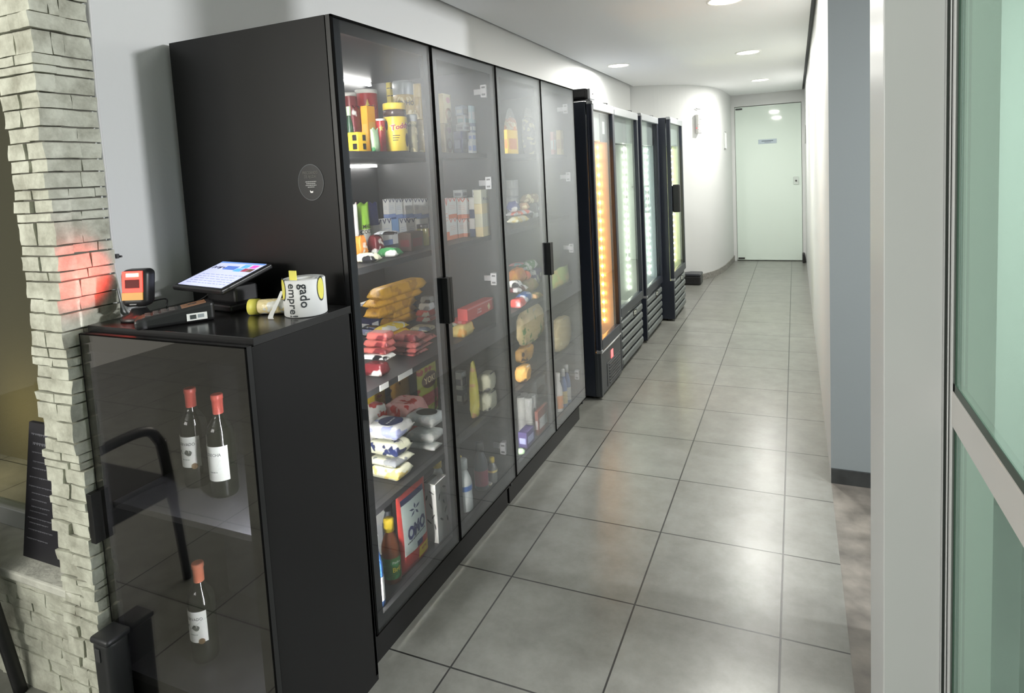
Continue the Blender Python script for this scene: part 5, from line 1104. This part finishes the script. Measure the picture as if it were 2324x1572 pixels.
        bm = bm_(); lathe(bm, [(r * .88, h * .75), (r * .93, h * .76), (r * .93, h * .865), (r * .80, h * .87)], 32); obj('neck_band', bm, plain('brown', .25), ob)
        bm = bm_(); lathe(bm, [(r * .80, h * .865), (r * .94, h * .87), (r * .94, h * .985), (r * .90, h), (0, h)], 32); obj('lid', bm, plain('yellow3', .4), ob)
        A = math.radians(-46); rr = r * 1.0 + .0006
        lettering('Toddy', r * .60, plain('white'), bd, lambda px, py, tt: (rr * math.cos(A + .25 + px / rr), rr * math.sin(A + .25 + px / rr), h * .52 + py + px * .18), squeeze=1.12, bold=.06)
        rr2 = rr + .0006
        lettering('Toddy', r * .58, plain('red'), bd, lambda px, py, tt: (rr2 * math.cos(A + .25 + px / rr2), rr2 * math.sin(A + .25 + px / rr2), h * .52 + py + px * .18), squeeze=1.08, bold=.03)
        bm = bm_()
        for q in range(3): bm.faces.new([bm.verts.new((rr * math.cos(A - .1 + p / rr), rr * math.sin(A - .1 + p / rr), h * (.34 - .045 * q) + z_)) for p, z_ in rect(-r * .35, r * (.25 - .08 * q), -.0014, .0014)])
        bm.faces.new([bm.verts.new((rr * math.cos(A + .85 + p / rr), rr * math.sin(A + .85 + p / rr), h * .25 + z_)) for p, z_ in ell(r * .22, h * .14, 16)]); bm.faces.new([bm.verts.new((rr * math.cos(A - .95 + p / rr), rr * math.sin(A - .95 + p / rr), h * .55 + z_)) for p, z_ in ell(r * .14, h * .10, 16)])
        obj('small_print', bm, plain('brown'), bd)
    elif kind == 'bottle':
        ob = thing(name, label, cat, loc, 0, group); r = d / 2 - .0006; hb = h * .84
        sh = hb * .62; nr = r * .42
        bm = bm_(); lathe(bm, [(0, .002), (r * .86, 0), (r, .006), (r, sh * .5), (r * .97, sh * .55), (r, sh), (r * .94, sh + (hb - sh) * .25), (r * .62, sh + (hb - sh) * .66), (nr, sh + (hb - sh) * .86), (nr, hb), (0, hb)], 28); bd = obj('body', bm, body_mat(k0), ob)
        cr = max(nr * 1.35, r * .5)
        bm = bm_(); lathe(bm, [(nr, hb * .965), (cr, hb * .965), (cr, h - .003), (cr * .9, h), (0, h)], 22); obj('cap', bm, body_mat(k1), ob)
        if len(cols) > 2:
            bm = bm_(); z0, z1 = (sh * .18, sh * .82) if not k0.startswith('frost') else (sh * .86, sh * 1.02)
            if k0.startswith('frost') and k0 != 'frostd': z0, z1 = sh * .80, sh * .99
            lathe(bm, [(r + .0005, z0), (r + .0008, z1)], 28); lb = obj('label', bm, printed(cols[2], 'green' if cols[2] == 'labelg' else cols[2], 30), ob)
            if o.get('text'):
                A = math.radians(-22); rr = r + .0014
                a_, b_ = o['text'].split('\n')
                lettering(a_, r * .42, plain('white'), lb, lambda px, py, tt: (rr * math.cos(A + px / rr), rr * math.sin(A + px / rr), z0 + (z1 - z0) * .78 + py))
                lettering(b_, r * .74, plain(o['tcol']), lb, lambda px, py, tt: (rr * math.cos(A + px / rr), rr * math.sin(A + px / rr), z0 + (z1 - z0) * .44 + py))
    elif kind == 'flat':
        L, W = (d, w_) if d >= w_ else (w_, d)
        rot = d < w_
        bm = bm_(); fat = o.get('fat'); bxy = o.get('boxy')
        pillow(bm, L - .002, W - .002, h, 9 if bxy else (7 if fat else 2.8), .012 if bxy else (.09 if fat else .14), idx % 17, 18, 14, .07, .5 if fat else .35)
        if rot: bmesh.ops.rotate(bm, verts=bm.verts, cent=(0, 0, 0), matrix=Matrix.Rotation(PI / 2, 3, 'Z'))
        ob = obj(name, bm, printed(k0, k1, 14 if bxy else 20, .60 if bxy else .56, .26), None, loc)
        ob.rotation_euler = (0, 0, math.radians(rnd.uniform(-4, 4)))
        def topz(x, y):
            best = 0
            for v in ob.data.vertices:
                if abs(v.co.x - x) < .012 and abs(v.co.y - y) < .012: best = max(best, v.co.z)
            return best or h * .8
        if o.get('oval') or o.get('disc') or o.get('stripe'):
            bm = bm_(); kk = o.get('oval') or o.get('disc') or o.get('stripe')
            # print on the top front of the bag, draped over its surface
            from mathutils.bvhtree import BVHTree
            tree = BVHTree.FromPolygons([v.co.copy() for v in ob.data.vertices], [tuple(p.vertices) for p in ob.data.polygons])
            a_, b_ = (.33 * d, .36 * w_) if not o.get('stripe') else (.40 * d, .05 * w_)
            ring = [(0, 0)]
            vs = []
            for rr_ in (0, .34, .67, 1.0):
                rg = []
                for k in range(20 if rr_ else 1):
                    x_, y_ = a_ * rr_ * math.cos(k * PI / 10), b_ * rr_ * math.sin(k * PI / 10)
                    hit = tree.ray_cast(Vector((x_ + d * .06, y_, 1)), Vector((0, 0, -1)))
                    z_ = hit[0].z if hit[0] is not None else h * .8
                    rg.append(bm.verts.new((x_ + d * .06, y_, z_ + .0012)))
                vs.append(rg)
            for k in range(20): bm.faces.new((vs[0][0], vs[1][k], vs[1][(k + 1) % 20]))
            for q in (1, 2):
                for k in range(20): bm.faces.new((vs[q][k], vs[q + 1][k], vs[q + 1][(k + 1) % 20], vs[q][(k + 1) % 20]))
            em = obj('emblem', bm, plain(kk), ob, smooth=True)
            if o.get('oval') == 'navy3':
                def drape(px, py, tt):
                    x_, y_ = d * .06 - py, px
                    hit = tree.ray_cast(Vector((x_, y_, 1)), Vector((0, 0, -1))); return (x_, y_, (hit[0].z if hit[0] is not None else h * .8) + .0018)
                strokes(w_ * .5, .010, plain('white'), em, drape, 'print', 3)
    elif kind == 'pouch':
        bm = pouch_bm(d, w_, h, idx % 13, bool(o.get('slim')))
        ms = [printed(k0, k1, 16, .58, .25), plain(k1, .3), plain('ink')]
        if o.get('split'):
            for f in bm.faces:
                if f.calc_center_median().z < h * (.60 - 1.2 * f.calc_center_median().y / w_ * .3) and f.calc_center_median().z < h * .52: f.material_index = 1
            ms[0] = plain(k0, .3)
        if o.get('refil'):
            ms = [plain('omo', .28), plain('red3', .28), plain('navy3', .28), plain('yellow3', .4)]
            for f in bm.faces:
                c = f.calc_center_median(); s = c.z / h; v = abs(c.y) / (w_ / 2)
                if s < .24 + .05 * (c.y / w_) or s > .95 or v > .9: f.material_index = 1
                elif s > .87 or (s < .31 and c.y > 0): f.material_index = 2
        ob = obj(name, bm, ms, None, loc)
        fx = d * .5 + .002
        from mathutils.bvhtree import BVHTree
        tree = BVHTree.FromPolygons([v.co.copy() for v in ob.data.vertices], [tuple(p.vertices) for p in ob.data.polygons])
        def sk(yy, zz, up=.0010):
            hit = tree.ray_cast(Vector((1, yy, zz)), Vector((-1, 0, 0))); return ((hit[0].x if hit[0] is not None else 0) + up, yy, zz)
        if o.get('oval'):
            bm = bm_(); c = bm.verts.new(sk(0, h * .58)); pv = [c]; rings = []
            for rr_ in (.5, 1):
                rings.append([bm.verts.new(sk(w_ * .38 * rr_ * math.cos(k * PI / 10), h * .58 + h * .13 * rr_ * math.sin(k * PI / 10))) for k in range(20)])
            for k in range(20):
                bm.faces.new((c, rings[0][k], rings[0][(k + 1) % 20])); bm.faces.new((rings[0][k], rings[1][k], rings[1][(k + 1) % 20], rings[0][(k + 1) % 20]))
            obj('oval_print', bm, plain(o['oval']), ob, smooth=True)
            bm = bm_(); g = [[bm.verts.new(sk(-w_ * .40 + w_ * .8 * i / 6, h * (.18 + .2 * j / 3))) for j in range(4)] for i in range(7)]
            for i in range(6):
                for j in range(3): bm.faces.new((g[i][j], g[i + 1][j], g[i + 1][j + 1], g[i][j + 1]))
            obj('red_panel', bm, plain('red2'), ob, smooth=True)
        if o.get('refil'):
            bm = bm_(); g = [[bm.verts.new(sk(w_ * .06 + w_ * .38 * i / 5, h * (.04 + .15 * j / 3))) for j in range(4)] for i in range(6)]
            for i in range(5):
                for j in range(3): bm.faces.new((g[i][j], g[i + 1][j], g[i + 1][j + 1], g[i][j + 1]))
            yp = obj('yellow_panel', bm, plain('yellow3'), ob, smooth=True)
            lettering('REFIL', h * .055, plain('red'), yp, lambda px, py, tt: sk(w_ * .25 + px, h * .135 + py, .002))
            bm = bm_()
            for A_ in (.5, 1.6, 2.7, 3.9, 5.2):
                pts = [(.42 * w_ * .5 * (p * math.cos(A_) - q * math.sin(A_)), 0.62 + .085 * (p * math.sin(A_) + q * math.cos(A_))) for p, q in ((.1, 0), (.55, .16), (1, 0), (.55, -.16))]
                bm.faces.new([bm.verts.new(sk(p + w_ * .02, h * (q + .09), .0016)) for p, q in pts])
            obj('splash_print', bm, plain('navy3'), ob)
            lettering('OMO', h * .215, plain('navy3'), ob, lambda px, py, tt: sk(px + w_ * .02, h * .47 + py + px * .10, .002), squeeze=.74, bold=.05)
            strokes(w_ * .62, h * .018, plain('ink'), ob, lambda px, py, tt: sk(px, h * .375 + py + px * .1, .002), 'small_print', 5)
        elif o.get('text'):
            t_ = o['text']; sz = min(h * .12, w_ * .30) if '\n' in t_ else min(h * .14, w_ * .32)
            lettering(t_, sz, plain(o['tcol']), ob, lambda px, py, tt: sk(px, h * (.58 if not o.get('split') else .50) + py, .0020))
    elif kind == 'clearbag':
        ob = thing(name, label, cat, loc, 0, group)
        obj('contents', lumpy(d * .8, w_ * .8, h * .82, idx % 9, True), printed(k0, 'cream', 30), ob)
        bm = pouch_bm(d, w_, h, idx % 7) if h > .05 else lumpy(d, w_, h, idx % 7)
        obj('film', bm, CLEARF, ob)
    elif kind == 'roundbag':
        ob = thing(name, label, cat, loc, 0, group)
        obj('contents', lumpy(d - .004, w_ - .004, h, idx % 11, bool(o.get('lump'))), printed(k0, k1, 16, .62, .4), ob)
        bm = bm_(); hx_ = d / 2; q = min(.03, w_ * .3)
        for s in range(6):
            a = -.5 + s / 5
            tube(bm, [(hx_ * .5, a * q, h * .82), (hx_ * .72, a * q * .5, h * .93), (hx_ * .86, a * q * 1.6, h * .99)], .0022, 6)
        obj('tied_neck', bm, CLEARF if o.get('lump') else plain('slate'), ob)
    elif kind == 'rollpack':
        ob = thing(name, label, cat, loc, 0, group); m_ = 2; n_ = max(1, round(d / (w_ / m_))); r = min(w_ / (2 * m_), d / (2 * n_)) - .001
        rws = max(1, round(h / .10)); hh = h / rws
        for i in range(n_):
            for j in range(m_):
                bm = bm_(); cx, cy = -d / 2 + d * (i + .5) / n_, -w_ / 2 + w_ * (j + .5) / m_
                lathe(bm, [(r * .36, .002), (r * .95, .002), (r, .006), (r, h - .006), (r * .95, h - .002), (r * .36, h - .002), (r * .30, h - .02), (0, h - .02)], 22, (cx, cy, 0)); obj('paper_roll', bm, plain(k0, .8), ob)
        bm = bm_(); box(bm, -d / 2, d / 2, -w_ / 2, w_ / 2, 0, h, 0, .012, 3); obj('film', bm, CLEARF, ob)
        bm = bm_(); plate(bm, ell(w_ * .24, h * .18, 18, (0, h * .5)), d / 2, 0, .0006); obj('print', bm, plain('slate'), ob)
    return tag(ob, label, cat, group)
for idx, row in enumerate(ITEMS): build(row, idx)
# price strips on the shelf edges of the near cabinet
for (y, l_, nm) in ((1.72, .05, 'nearer'), (1.83, .09, 'farther')):
    b = bm_(); box(b, -1.2998, -1.2985, y, y + l_, .884, .904); tag(obj('price_strip', b, plain('white')), 'white price strip on the third shelf edge, %s of two' % nm, 'price strip', 'price strips on the third shelf')
